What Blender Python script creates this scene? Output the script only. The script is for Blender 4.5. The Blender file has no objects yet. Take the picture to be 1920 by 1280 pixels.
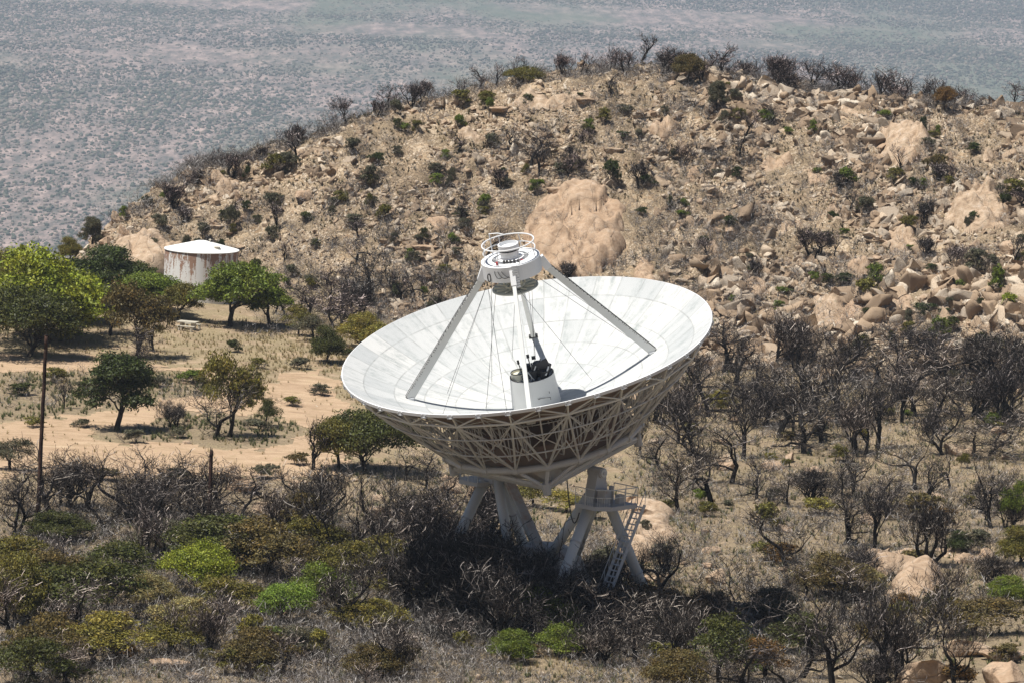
import bpy, math, random
import numpy as np
from mathutils import Vector, Matrix

# ------------------------------------------------------------------ camera, world, sun
W0, H0, F = 1920.0, 1280.0, 8520.0            # photo size and focal length in photo pixels
CAM = np.array([0.0, 0.0, 60.0])
PITCH, ROLL = math.radians(7.5), math.radians(2.5)
R0 = np.array([1.0, 0, 0]); B0 = np.array([0, -math.cos(PITCH), math.sin(PITCH)])
U0 = np.cross(B0, R0)
CR = R0*math.cos(ROLL) + U0*math.sin(ROLL)
CU = -R0*math.sin(ROLL) + U0*math.cos(ROLL)
CB = B0
scn = bpy.context.scene
cd = bpy.data.cameras.new("camera"); cam = bpy.data.objects.new("camera", cd)
scn.collection.objects.link(cam); scn.camera = cam
cd.sensor_width = 36.0; cd.lens = 36.0*F/W0; cd.clip_start = 1.0; cd.clip_end = 60000
M = Matrix(((CR[0], CU[0], CB[0], CAM[0]), (CR[1], CU[1], CB[1], CAM[1]), (CR[2], CU[2], CB[2], CAM[2]), (0, 0, 0, 1)))
cam.matrix_world = M

# frame of the dish: w axis, u across, v away from the camera; V vertex
WV = CR*(-0.170*0.944) + CU*(0.9854*0.944) + CB*0.330; WV /= np.linalg.norm(WV)
UV = CR*0.9854 + CU*0.170; UV -= WV*np.dot(UV, WV); UV /= np.linalg.norm(UV)
VV = np.cross(WV, UV)
DD = 304.0
def at_depth(px, py, d):
    return CAM + d*(-CB + CR*(px-W0/2)/F + CU*(H0/2-py)/F)
RIMC = at_depth(987, 643, DD)
VTX = RIMC - WV*4.41

SUNDIR = WV + UV*(-0.15) + VV*0.04; SUNDIR /= np.linalg.norm(SUNDIR)
SUN_EL = math.asin(SUNDIR[2]); SUN_AZ = math.atan2(SUNDIR[0], SUNDIR[1])
world = bpy.data.worlds.new("World"); scn.world = world; world.use_nodes = True
nt = world.node_tree; nt.nodes.clear()
wo = nt.nodes.new('ShaderNodeOutputWorld'); bg = nt.nodes.new('ShaderNodeBackground'); sk = nt.nodes.new('ShaderNodeTexSky')
sk.sky_type = 'NISHITA'; sk.sun_disc = False; sk.sun_elevation = SUN_EL; sk.sun_rotation = SUN_AZ
sk.altitude = 1900
nt.links.new(sk.outputs[0], bg.inputs[0]); bg.inputs[1].default_value = 0.05
nt.links.new(bg.outputs[0], wo.inputs[0])
sl = bpy.data.lights.new("sun", 'SUN'); sl.energy = 5.0; sl.angle = math.radians(0.53); sl.color = (1.0, 0.955, 0.88)
so = bpy.data.objects.new("sun", sl); scn.collection.objects.link(so)
so.rotation_euler = Vector(SUNDIR).to_track_quat('Z', 'Y').to_euler(); so.location = (0, 200, 200)
scn.view_settings.view_transform = 'Standard'; scn.view_settings.look = 'None'
scn.view_settings.exposure = 0.45; scn.view_settings.gamma = 1.0
scn.render.engine = 'CYCLES'
scn.cycles.max_bounces = 6; scn.cycles.transparent_max_bounces = 4; scn.cycles.volume_bounces = 0
scn.cycles.diffuse_bounces = 3; scn.cycles.glossy_bounces = 2; scn.cycles.transmission_bounces = 2

rng = np.random.default_rng(7)
COL = scn.collection

# ------------------------------------------------------------------ numpy noise
_perm = np.random.default_rng(3).random((256, 256))
_perm3 = np.random.default_rng(4).random((64, 64, 64))
def vnoise(x, y):
    xi = np.floor(x).astype(int); yi = np.floor(y).astype(int)
    fx = x-xi; fy = y-yi; fx = fx*fx*(3-2*fx); fy = fy*fy*(3-2*fy)
    a = _perm[xi & 255, yi & 255]; b = _perm[(xi+1) & 255, yi & 255]
    c = _perm[xi & 255, (yi+1) & 255]; d = _perm[(xi+1) & 255, (yi+1) & 255]
    return (a*(1-fx)+b*fx)*(1-fy)+(c*(1-fx)+d*fx)*fy - .5
def fbm(x, y, s, o=4):
    r = 0; a = 1.0; q = 1.0/s
    for k in range(o):
        r = r + a*vnoise(x*q+17.3*k, y*q+5.1*k); a *= .5; q *= 2.03
    return r
def vnoise3(p):
    i = np.floor(p).astype(int); f = p-i; f = f*f*(3-2*f); r = 0
    for dx in (0, 1):
        for dy in (0, 1):
            for dz in (0, 1):
                w = (f[:, 0] if dx else 1-f[:, 0])*(f[:, 1] if dy else 1-f[:, 1])*(f[:, 2] if dz else 1-f[:, 2])
                r = r + w*_perm3[(i[:, 0]+dx) & 63, (i[:, 1]+dy) & 63, (i[:, 2]+dz) & 63]
    return r-.5
def worley(x, y, sc, seed=0):
    x = np.asarray(x)/sc; y = np.asarray(y)/sc; xi = np.floor(x).astype(int); yi = np.floor(y).astype(int)
    d1 = np.full(x.shape, 9.); d2 = np.full(x.shape, 9.); rx = np.zeros(x.shape); cx = np.zeros(x.shape); cy = np.zeros(x.shape); h = np.zeros(x.shape); k = np.zeros(x.shape)
    for i in (-1, 0, 1):
        for j in (-1, 0, 1):
            a = (xi+i+seed*13) & 255; b = (yi+j+seed*7) & 255; px = xi+i+_perm[a, b]; py = yi+j+_perm[b, (a+91) & 255]; d = np.hypot(x-px, y-py)
            n = d < d1; d2 = np.where(n, d1, np.minimum(d2, d)); d1 = np.where(n, d, d1); cx = np.where(n, px, cx); cy = np.where(n, py, cy)
            h = np.where(n, _perm[(a+31) & 255, (b+57) & 255], h); k = np.where(n, _perm[(a+131) & 255, (b+17) & 255], k)
    return (d2-d1), h, k, (x-cx)*sc, (y-cy)*sc
def blocks(x, y, sc, seed=0, tilt=.5, wob=.5):
    jx = fbm(x, y, sc*.8, 3)*wob*sc; jy = fbm(x+31, y, sc*.8, 3)*wob*sc
    e, h, k, dx, dy = worley(x+jx, (y+jy)*.8, sc, seed); a = k*6.283
    return (h-.5)*sc*.45+tilt*(h+.3)*(dx*np.cos(a)+dy*np.sin(a))*.7-np.exp(-e/.06)*sc*.12, h
def sstep(t): t = np.clip(t, 0, 1); return t*t*(3-2*t)

# ------------------------------------------------------------------ terrain height
def ray(px, py):
    d = -CB + CR*(px-W0/2)/F + CU*(H0/2-py)/F
    return d/np.linalg.norm(d)
def byz(px, py, z):
    d = ray(px, py); t = (z-CAM[2])/d[2]; p = CAM+d*t; return (p[0], p[1], z)
def byy(px, py, y):
    d = ray(px, py); p = CAM+d*(y/d[1]); return tuple(p)
ctrl = []
for x, z in ((-400, 60), (-150, 55), (0, 56), (150, 55), (400, 60)): ctrl.append((x, 0, z))
for x, z in ((-300, 30), (-120, 28), (0, 28), (120, 28), (300, 30)): ctrl.append((x, 100, z))
for x, z in ((-300, 12), (-120, 10), (-40, 9.5), (40, 9.5), (120, 10), (300, 14)): ctrl.append((x, 200, z))
for l, z in (((-250, 1320), 3.2), ((400, 1320), 3.4), ((960, 1320), 3.4), ((1500, 1320), 3.6), ((2150, 1320), 5)): ctrl.append(byz(l[0], l[1], z))
for px, py, z in ((0, 1230, 2.6), (600, 1230, 2.4), (1200, 1230, 2.2), (1850, 1230, 3.2), (0, 1130, 1.2), (600, 1130, 1), (1020, 1160, .9), (1420, 1130, .6), (1900, 1130, 1.6),
                  (-150, 1000, .6), (500, 1000, .5), (1000, 1010, .2), (1400, 1000, -.3), (1900, 1000, .5), (-200, 850, .1), (100, 850, .1), (400, 850, 0), (640, 850, 0), (900, 880, -.3),
                  (1250, 860, -1), (1600, 860, -.8), (1950, 880, 0), (0, 740, .3), (300, 740, .2), (560, 740, .2), (1250, 740, -1.2), (1600, 760, -.8), (1920, 780, .8),
                  (0, 660, .8), (200, 640, .9), (430, 630, .9), (600, 640, .8), (380, 562, 1.4), (1000, 700, -.5), (250, 580, 1.3)):
    ctrl.append(byz(px, py, z))
# columns of the hill: px, foot (py, z), ridge (py, y)
cols = [(-250, 640, 1, 600, 478), (0, 590, 1.2, 560, 474), (120, 560, 1.4, 500, 478), (230, 545, 1.5, 405, 492), (430, 535, 1.6, 305, 502), (600, 560, 1.6, 248, 508), (750, 575, 1.5, 196, 512), (920, 590, 1.0, 162, 516),
        (1100, 620, .5, 132, 520), (1250, 640, 0, 140, 522), (1400, 655, 0, 160, 522), (1550, 670, 0.2, 178, 522), (1700, 690, .6, 196, 520), (1850, 705, 1.4, 210, 518), (2000, 715, 2.2, 226, 516), (2250, 730, 3, 260, 512)]
FOOT = []; RIDGE = []
for px, fpy, fz, rpy, ry in cols:
    a = np.array(byz(px, fpy, fz)); b = np.array(byy(px, rpy, ry))
    FOOT.append(a[:2]); RIDGE.append((px, rpy, b))
    ctrl.append(tuple(a)); ctrl.append(tuple(b))
    for t, bul in ((.33, .35), (.66, .5)):
        m = a*(1-t)+b*t; k = (b[2]-a[2]); m[2] += bul*k*.12; ctrl.append(tuple(m))
    d = b[:2]/np.linalg.norm(b[:2])
    for s, dz in ((10, 1.2), (30, 7), (90, 32), (260, 105), (500, 190)):
        ctrl.append((b[0]+d[0]*s, b[1]+d[1]*s, b[2]-dz))
for x, y, z in ((-300, 380, -6), (-300, 480, -20), (-300, 700, -120), (300, 380, 10), (300, 480, 22), (300, 560, 10), (300, 700, -60), (-420, 950, -190), (420, 950, -190), (0, 1150, -225), (-200, 1150, -225), (200, 1150, -225)):
    ctrl.append((x, y, z))
ctrl = np.array(ctrl, float)
FOOT = np.array(FOOT)
def _U(r2): return np.where(r2 > 0, r2*np.log(np.maximum(r2, 1e-12)), 0)
SC = 100.0
cp = ctrl[:, :2]/SC; n = len(cp)
K = _U(((cp[:, None]-cp[None])**2).sum(-1)) + np.eye(n)*0.0006
P = np.hstack([np.ones((n, 1)), cp])
A = np.zeros((n+3, n+3)); A[:n, :n] = K; A[:n, n:] = P; A[n:, :n] = P.T
sol = np.linalg.solve(A, np.concatenate([ctrl[:, 2], np.zeros(3)]))
def tps(x, y):
    xs = np.ravel(x)/SC; ys = np.ravel(y)/SC; out = np.zeros(xs.shape)
    for i in range(0, len(xs), 40000):
        xx = xs[i:i+40000]; yy = ys[i:i+40000]
        k = _U((xx[:, None]-cp[:, 0])**2+(yy[:, None]-cp[:, 1])**2)
        out[i:i+40000] = k@sol[:n]+sol[n]+sol[n+1]*xx+sol[n+2]*yy
    return out.reshape(np.shape(x))
def hillness(x, y):
    fy = np.interp(x, FOOT[:, 0], FOOT[:, 1]); k = sstep((x+22)/14); return sstep((y-fy+4+k*14)/(14+k*16))
def axis_arr(a, b, step, lo, hi):
    core = np.arange(a, b+1e-6, step); l = []; s = step; v = a
    while v > lo: s *= 1.25; v -= s; l.append(v)
    r = []; s = step; v = b
    while v < hi: s *= 1.25; v += s; r.append(v)
    return np.array(l[::-1]+list(core)+r)
GX = axis_arr(-66, 66, 0.42, -520, 520); GY = axis_arr(236, 560, 0.5, -40, 1250)
TX, TY = np.meshgrid(GX, GY, indexing='ij')
TZ = tps(TX, TY); HL = hillness(TX, TY)
TZ = TZ + HL*(fbm(TX, TY, 9, 3)*1.3 + np.abs(fbm(TX+40, TY*1.0, 2.6, 3))*0.9 - .25) + (1-HL)*(fbm(TX, TY, 14, 3)*.35 + fbm(TX, TY, 1.6, 2)*.06)
_b, _h = blocks(TX, TY, 2.6, 3); _m = sstep((fbm(TX+9, TY, 11, 3)+.10*(TX > 12)+.04)/.14)*HL*(TY < 545); TZ = TZ+_m*_b*.9
_b, _h = blocks(TX, TY, 1.2, 8); TZ = TZ+HL*(TY < 545)*_b*.45
TZ = np.where(TY > 760, TZ-(TY-760)*.85, TZ)
def hgt(x, y):
    x = np.asarray(x, float); y = np.asarray(y, float)
    i = np.clip(np.searchsorted(GX, x)-1, 0, len(GX)-2); j = np.clip(np.searchsorted(GY, y)-1, 0, len(GY)-2)
    fx = np.clip((x-GX[i])/(GX[i+1]-GX[i]), 0, 1); fy = np.clip((y-GY[j])/(GY[j+1]-GY[j]), 0, 1)
    return (TZ[i, j]*(1-fx)+TZ[i+1, j]*fx)*(1-fy)+(TZ[i, j+1]*(1-fx)+TZ[i+1, j+1]*fx)*fy
_T = np.arange(225, 560, 0.4)
def hit(px, py):
    d = ray(px, py); p = CAM+_T[:, None]*d; g = p[:, 2]-hgt(p[:, 0], p[:, 1])
    k = np.where(g < 0)[0]
    i = k[0] if len(k) else int(np.argmin(g[:-20]))
    if len(k) and i > 0: t = _T[i-1]+(_T[i]-_T[i-1])*g[i-1]/(g[i-1]-g[i]+1e-9)
    else: t = _T[i]
    q = CAM+d*t; return np.array([q[0], q[1], float(hgt(q[0], q[1]))])
def proj(p):
    q = np.asarray(p)-CAM; z = -q@CB
    return W0/2+F*(q@CR)/z, H0/2-F*(q@CU)/z, z

# ------------------------------------------------------------------ materials
def srgb(r, g, b): return tuple(((c/255+.055)/1.055)**2.4 if c > 10 else c/255/12.92 for c in (r, g, b))+(1,)
class NT:
    def __init__(s, name):
        s.m = bpy.data.materials.new(name); s.m.use_nodes = True; s.t = s.m.node_tree; s.t.nodes.clear()
        s.out = s.n('ShaderNodeOutputMaterial'); s.b = s.n('ShaderNodeBsdfPrincipled'); s.l(s.b.outputs[0], s.out.inputs[0])
        s.b.inputs['Roughness'].default_value = .85; s.b.inputs['Specular IOR Level'].default_value = .2
    def n(s, t, **k):
        x = s.t.nodes.new(t)
        for a, v in k.items(): setattr(x, a, v)
        return x
    def l(s, a, b): s.t.links.new(a, b)
    def coord(s, kind='Object'): return s.n('ShaderNodeTexCoord').outputs[kind]
    def mapp(s, v, sc): m = s.n('ShaderNodeMapping'); m.inputs['Scale'].default_value = sc; s.l(v, m.inputs[0]); return m.outputs[0]
    def noise(s, v, scale, detail=4, rough=.55, dist=0):
        x = s.n('ShaderNodeTexNoise'); x.inputs['Scale'].default_value = scale; x.inputs['Detail'].default_value = detail
        x.inputs['Roughness'].default_value = rough; x.inputs['Distortion'].default_value = dist; s.l(v, x.inputs['Vector']); return x.outputs['Fac']
    def vor(s, v, scale, feat='F1', out='Distance'):
        x = s.n('ShaderNodeTexVoronoi'); x.feature = feat; x.inputs['Scale'].default_value = scale; s.l(v, x.inputs['Vector']); return x.outputs[out]
    def ramp(s, f, stops, interp='LINEAR'):
        r = s.n('ShaderNodeValToRGB'); r.color_ramp.interpolation = interp; e = r.color_ramp.elements
        while len(e) < len(stops): e.new(.5)
        for i, (p, c) in enumerate(stops):
            e[i].position = p; e[i].color = c if len(c) == 4 else tuple(c)+(1,)
        s.l(f, r.inputs[0]); return r.outputs[0]
    def mix(s, f, a, b, mode='MIX'):
        m = s.n('ShaderNodeMix'); m.data_type = 'RGBA'; m.blend_type = mode
        if isinstance(f, (int, float)): m.inputs[0].default_value = f
        else: s.l(f, m.inputs[0])
        for i, c in ((6, a), (7, b)):
            if isinstance(c, tuple): m.inputs[i].default_value = c if len(c) == 4 else c+(1,)
            else: s.l(c, m.inputs[i])
        return m.outputs[2]
    def math(s, op, a, b=None, c=None):
        m = s.n('ShaderNodeMath'); m.operation = op
        for i, x in enumerate((a, b, c)):
            if x is None: continue
            if isinstance(x, (int, float)): m.inputs[i].default_value = x
            else: s.l(x, m.inputs[i])
        return m.outputs[0]
    def bump(s, h, strength=.4, dist=.1):
        b = s.n('ShaderNodeBump'); b.inputs['Strength'].default_value = strength; b.inputs['Distance'].default_value = dist
        s.l(h, b.inputs['Height']); s.l(b.outputs[0], s.b.inputs['Normal'])
    def col(s, c):
        if isinstance(c, tuple): s.b.inputs['Base Color'].default_value = c if len(c) == 4 else c+(1,)
        else: s.l(c, s.b.inputs['Base Color'])
        return s.m
G = lambda v: (v, v, v, 1)
def m_ground():
    s = NT('soil_and_rock'); v = s.coord()
    att = s.n('ShaderNodeAttribute'); att.attribute_name = 'hill'; hill = att.outputs['Fac']
    a2 = s.n('ShaderNodeAttribute'); a2.attribute_name = 'litter'; lit = a2.outputs['Fac']
    big = s.noise(v, .12, 4); mid = s.noise(v, .8, 5, .6); fine = s.noise(v, 6, 5, .7)
    flat = s.ramp(mid, [(.3, (.27, .20, .13)), (.5, (.38, .28, .18)), (.7, (.50, .385, .265))])
    grass = s.ramp(fine, [(.33, (.14, .11, .06)), (.55, (.38, .30, .18)), (.72, (.55, .45, .29))])
    base = s.mix(s.ramp(s.noise(v, .35, 4), [(.42, G(0)), (.55, G(1))]), flat, grass)
    grn = s.mix(s.ramp(fine, [(.32, G(0)), (.68, G(1))]), (.10, .08, .052), (.42, .32, .21))
    base = s.mix(s.math('MULTIPLY', lit, s.ramp(s.noise(v, 1.1, 5, .65), [(.36, G(.15)), (.55, G(1))])), base, grn)
    # hill: rubble of pale stone chips in brown grass
    d = s.vor(v, 1.5, 'F1', 'Color'); e = s.vor(v, 1.5, 'DISTANCE_TO_EDGE'); e2 = s.vor(v, 4.5, 'DISTANCE_TO_EDGE'); d2 = s.vor(v, 4.5, 'F1', 'Color')
    stone = s.ramp(d, [(.1, (.30, .20, .12)), (.5, (.50, .37, .24)), (.9, (.64, .52, .38))])
    stone2 = s.ramp(d2, [(.1, (.17, .12, .08)), (.5, (.44, .33, .22)), (.9, (.70, .59, .46))])
    soil = s.ramp(fine, [(.36, (.06, .046, .03)), (.5, (.23, .17, .11)), (.66, (.46, .35, .23))])
    h = s.mix(s.ramp(e2, [(.03, G(0)), (.12, G(1))]), soil, stone2)
    h = s.mix(s.math('MULTIPLY', s.ramp(e, [(.06, G(0)), (.14, G(1))]), s.ramp(s.noise(v, .5, 3), [(.5, G(0)), (.56, G(1))])), h, stone)
    h = s.mix(s.ramp(s.noise(v, .28, 5, .6), [(.48, G(0)), (.58, G(.85))]), h, soil)
    base = s.mix(hill, base, h)
    base = s.mix(s.ramp(big, [(.3, G(.35)), (.6, G(0))]), base, (.24, .19, .12), 'MIX')
    hh = s.math('ADD', s.math('MULTIPLY', s.math('MINIMUM', e2, .15), 2.0), fine)
    s.bump(hh, .7, .25); return s.col(base)
def m_road():
    s = NT('sandy_dirt'); v = s.coord()
    a = s.noise(s.mapp(v, (.25, 1.3, 1)), 1.0, 5, .6, .6); f = s.noise(v, 7, 4, .7)
    c = s.ramp(a, [(.3, (.31, .21, .135)), (.45, (.42, .295, .195)), (.6, (.47, .34, .225)), (.72, (.53, .41, .28))])
    c = s.mix(s.ramp(f, [(.35, G(.5)), (.6, G(0))]), c, (.24, .17, .10)); p_ = s.noise(v, .55, 5, .65)
    c = s.mix(s.ramp(p_, [(.35, G(.6)), (.5, G(0))]), c, (.27, .19, .11)); c = s.mix(s.ramp(p_, [(.6, G(0)), (.68, G(.5))]), c, (.38, .31, .17))
    s.bump(s.math('ADD', a, s.math('MULTIPLY', f, .3)), .5, .12); return s.col(c)
def m_valley():
    s = NT('valley_scrubland'); v = s.coord()
    v2 = s.mapp(v, (1, .22, 1))
    n1 = s.noise(v2, .035, 6, .8); n2 = s.noise(v2, .0014, 4, .55, .4)
    c = s.ramp(n1, [(.38, (.09, .09, .075)), (.47, (.17, .14, .12)), (.53, (.26, .20, .175)), (.66, (.46, .35, .30))])
    c = s.mix(s.ramp(n2, [(.48, G(0)), (.58, G(.7))]), c, (.09, .125, .07))
    return s.col(c)
def m_rock():
    s = NT('granite'); v = s.coord(); oi = s.n('ShaderNodeObjectInfo')
    a = s.noise(v, 1.3, 6, .62); f = s.noise(v, 9, 4, .7)
    c = s.ramp(a, [(.28, (.17, .125, .09)), (.42, (.38, .275, .185)), (.6, (.52, .40, .29)), (.75, (.54, .47, .39))])
    c = s.mix(s.ramp(s.noise(v, 2.4, 5, .7), [(.56, G(0)), (.66, G(.7))]), c, (.30, .27, .20))
    c = s.mix(s.ramp(f, [(.35, G(.4)), (.55, G(0))]), c, (.2, .14, .09))
    c = s.mix(s.ramp(oi.outputs['Random'], [(0, G(0)), (1, G(.45))]), c, (.36, .235, .15))
    ck = s.math('ABSOLUTE', s.math('SUBTRACT', s.noise(s.mapp(v, (1, .3, .8)), .30, 1.5, .4, .1), .5)); ck2 = s.math('ABSOLUTE', s.math('SUBTRACT', s.noise(s.mapp(v, (.25, 1.2, .8)), .34, 1.5, .4, .1), .46))
    ckm = s.ramp(s.math('MINIMUM', ck, s.math('ADD', ck2, .003)), [(.0015, G(.28)), (.006, G(0))])
    c = s.mix(ckm, c, (.07, .05, .035))
    s.bump(s.math('SUBTRACT', s.math('ADD', a, s.math('MULTIPLY', f, .35)), s.math('MULTIPLY', ckm, .8)), .9, .2); return s.col(c)
def m_rubble():
    s = NT('loose_stone'); g = s.n('ShaderNodeNewGeometry'); f = s.noise(s.coord(), 7, 3, .7)
    c = s.ramp(g.outputs['Random Per Island'], [(0, (.12, .09, .065)), (.25, (.26, .19, .13)), (.5, (.38, .28, .19)), (.7, (.34, .295, .24)), (.87, (.48, .385, .285)), (1, (.62, .55, .45))])
    c = s.mix(s.ramp(f, [(.35, G(.5)), (.6, G(0))]), c, (.24, .17, .11))
    s.bump(f, .5, .08); return s.col(c)
def m_leaf():
    s = NT('leaves'); g = s.n('ShaderNodeNewGeometry'); oi = s.n('ShaderNodeObjectInfo')
    k = s.ramp(g.outputs['Random Per Island'], [(0, G(.22)), (.5, G(.7)), (.9, G(1.0)), (1, (1.6, 1.5, 1.3, 1))])
    c = s.mix(1.0, oi.outputs['Color'], k, 'MULTIPLY')
    pat = s.noise(s.coord(), .9, 3, .6)
    c = s.mix(s.ramp(pat, [(.42, G(0)), (.68, G(.55))]), c, s.mix(1.0, c, (1.25, .85, .5, 1), 'MULTIPLY'))
    s.col(c); s.b.inputs['Roughness'].default_value = .55; s.b.inputs['Specular IOR Level'].default_value = .3
    tr = s.n('ShaderNodeBsdfTranslucent'); s.l(c, tr.inputs[0]); mx = s.n('ShaderNodeMixShader'); mx.inputs[0].default_value = .22
    s.l(s.b.outputs[0], mx.inputs[1]); s.l(tr.outputs[0], mx.inputs[2]); s.l(mx.outputs[0], s.out.inputs[0]); return s.m
def m_bark(name, dark, light, lo=.5, hi=.7):
    s = NT(name); a = s.noise(s.mapp(s.coord(), (1, 1, .4)), 3.0, 5, .7)
    return s.col(s.ramp(a, [(lo, dark), (hi, light)]))
def m_twig():
    s = NT('dead_twigs'); g = s.n('ShaderNodeNewGeometry'); oi = s.n('ShaderNodeObjectInfo')
    c = s.ramp(g.outputs['Random Per Island'], [(0, (.008, .007, .006)), (.6, (.024, .020, .018)), (.82, (.065, .056, .052)), (.91, (.25, .23, .215)), (1, (.60, .57, .54))])  # random charred and grey twig tones; palest stops paint in white highlights
    return s.col(s.mix(1.0, c, oi.outputs['Color'], 'MULTIPLY'))
def m_paint(name, base, rust=.25, lo=.56, hi=.72, sc=1.2, rc=(.30, .13, .06)):
    s = NT(name); v = s.coord(); a = s.noise(v, sc, 6, .7); b = s.noise(v, sc*.35, 3)
    c = s.mix(s.ramp(a, [(lo, G(0)), (hi, G(rust))]), base, rc)
    c = s.mix(s.ramp(b, [(.35, G(.25)), (.6, G(0))]), c, tuple(x*.7 for x in base[:3]))
    s.b.inputs['Roughness'].default_value = .55; s.b.inputs['Specular IOR Level'].default_value = .4; return s.col(c)
def m_dish():
    s = NT('reflector_paint'); v = s.coord(); sp = s.n('ShaderNodeSeparateXYZ'); s.l(v, sp.inputs[0])
    x, y, z = sp.outputs; r = s.math('SQRT', s.math('ADD', s.math('MULTIPLY', x, x), s.math('MULTIPLY', y, y)))
    ang = s.math('DIVIDE', s.math('ARCTAN2', y, x), 2*math.pi)
    def seam(n):
        t = s.math('FRACT', s.math('MULTIPLY', s.math('ADD', ang, 1.0), n)); t = s.math('MINIMUM', t, s.math('SUBTRACT', 1.0, t))
        return s.math('MULTIPLY', s.math('MULTIPLY', t, r), 2*math.pi/n)
    d = s.math('MINIMUM', seam(20), s.math('ADD', seam(40), s.math('MULTIPLY', s.math('LESS_THAN', r, 5.4), 9)))
    rings = [3.4, 5.4, 7.4, 9.3, 11.2]; cell = None
    for q in rings:
        d = s.math('MINIMUM', d, s.math('ABSOLUTE', s.math('SUBTRACT', r, q)))
        st = s.math('GREATER_THAN', r, q); cell = st if cell is None else s.math('ADD', cell, st)
    cid = s.math('ADD', s.math('MULTIPLY', cell, 71.3), s.math('FLOOR', s.math('MULTIPLY', s.math('ADD', ang, 1.0), 40)))
    wn = s.n('ShaderNodeTexWhiteNoise'); wn.noise_dimensions = '1D'; s.l(cid, wn.inputs['W'])
    base = s.ramp(wn.outputs['Value'], [(0, (.42, .435, .44)), (.5, (.495, .505, .505)), (1, (.56, .56, .55))])
    st = s.noise(s.mapp(v, (1, 1, 1)), 1.6, 6, .75)
    cx = s.n('ShaderNodeCombineXYZ'); s.l(s.math('MULTIPLY', ang, 90), cx.inputs[0]); s.l(s.math('MULTIPLY', r, .35), cx.inputs[1])
    stk = s.noise(cx.outputs[0], 1.0, 5, .7)
    mk = s.math('MULTIPLY', s.ramp(stk, [(.46, G(0)), (.68, G(.9))]), s.ramp(st, [(.40, G(.1)), (.58, G(1))]))
    base = s.mix(mk, base, (.27, .30, .30))
    sm = s.ramp(d, [(.022, G(1)), (.06, G(0))])
    base = s.mix(s.math('MULTIPLY', sm, s.ramp(s.noise(v, 1.1, 4, .7), [(.35, G(.15)), (.65, G(.85))])), base, (.27, .28, .275))
    # back side beige, dull
    g = s.n('ShaderNodeNewGeometry'); s.b.inputs['Roughness'].default_value = .6
    return s.col(base)
def m_tank():
    s = NT('rusty_white_paint'); v = s.coord(); sp = s.n('ShaderNodeSeparateXYZ'); s.l(v, sp.inputs[0])
    a = s.noise(s.mapp(v, (2.2, 2.2, .35)), 1.0, 6, .72); b = s.noise(v, .8, 4)
    hi = s.ramp(sp.outputs[2], [(0, G(.0)), (1, G(1))]); 
    z = s.math('MULTIPLY', sp.outputs[2], .052)
    f = s.math('ADD', s.math('ADD', a, z), s.math('MULTIPLY', s.math('SUBTRACT', s.noise(v, 5, 4, .7), .5), .35))
    c = s.mix(s.ramp(f, [(.70, G(0)), (.745, G(.85))]), (.76, .745, .71), (.27, .115, .05))
    c = s.mix(s.ramp(s.noise(s.mapp(v, (1.5, 1.5, .2)), 1.0, 4, .6), [(.52, G(0)), (.75, G(.35))]), c, (.56, .41, .29))
    return s.col(c)
MAT = dict(ground=m_ground(), road=m_road(), valley=m_valley(), rock=m_rock(), rubble=m_rubble(), leaf=m_leaf(), twig=m_twig(),
    char=m_bark('charred_bark', (.008, .007, .006), (.055, .046, .04), .48, .78), grey=m_bark('weathered_bark', (.05, .04, .032), (.24, .20, .165), .4, .65),
    bark=m_bark('oak_bark', (.028, .022, .017), (.12, .095, .07)),
    dish=m_dish(), white=m_paint('white_paint', (.74, .75, .76), .2, .62, .8), grey_paint=m_paint('grey_steel_paint', (.50, .505, .51), .35, .56, .76),
    truss=m_paint('truss_paint', (.57, .59, .61), .5, .52, .74), plate=m_paint('stained_plate', (.47, .46, .44), .8, .50, .68, .7, (.36, .18, .09)),
    leg=m_paint('leg_paint', (.66, .67, .65), .15, .62, .8), dark=m_paint('black_hardware', (.025, .026, .028), .3), back=m_paint('panel_back', (.22, .165, .12), .7, .45, .7, .8),  # back: brown darkened to paint in shade behind truss and at hub deck
    cone=m_paint('cone_paint', (.62, .63, .62), .1, .65, .85), cream=m_paint('cream_cover', (.72, .70, .58), .1), red=m_paint('red_paint', (.45, .03, .03), 0), dull=m_paint('subreflector_skin', (.42, .43, .38), .3, .55, .8),
    cable=m_paint('black_cable', (.06, .06, .06), 0), concrete=m_paint('weathered_concrete', (.50, .46, .38), .1), tank=m_tank(), roof=m_paint('white_tank_roof', (.82, .81, .78), .35, .6, .75, .9, (.5, .36, .24)),
    pole=m_bark('charred_pole_wood', (.022, .012, .009), (.085, .045, .032), .4, .7), grass=None, brush=None)
def m_grass(name, stops):
    s = NT(name); g = s.n('ShaderNodeNewGeometry'); return s.col(s.ramp(g.outputs['Random Per Island'], stops))
MAT['grass'] = m_grass('dry_grass', [(0, (.16, .13, .06)), (.4, (.40, .31, .16)), (.8, (.52, .43, .25)), (.9, (.10, .12, .05)), (1, (.12, .14, .06))])
MAT['green'] = m_grass('green_herbs', [(0, (.04, .06, .02)), (.5, (.11, .13, .05)), (1, (.26, .24, .12))])
MAT['hherb'] = m_grass('hill_herbs', [(0, (.02, .025, .012)), (.5, (.065, .065, .035)), (.8, (.16, .135, .08)), (1, (.34, .28, .17))])
MAT['brush'] = m_grass('grey_brush', [(0, (.022, .019, .017)), (.4, (.09, .08, .074)), (.8, (.27, .245, .23)), (1, (.62, .59, .56))])
MAT['vbush'] = m_grass('valley_bushes', [(0, (.035, .05, .035)), (.5, (.08, .09, .06)), (.75, (.14, .125, .095)), (1, (.26, .21, .17))])

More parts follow.
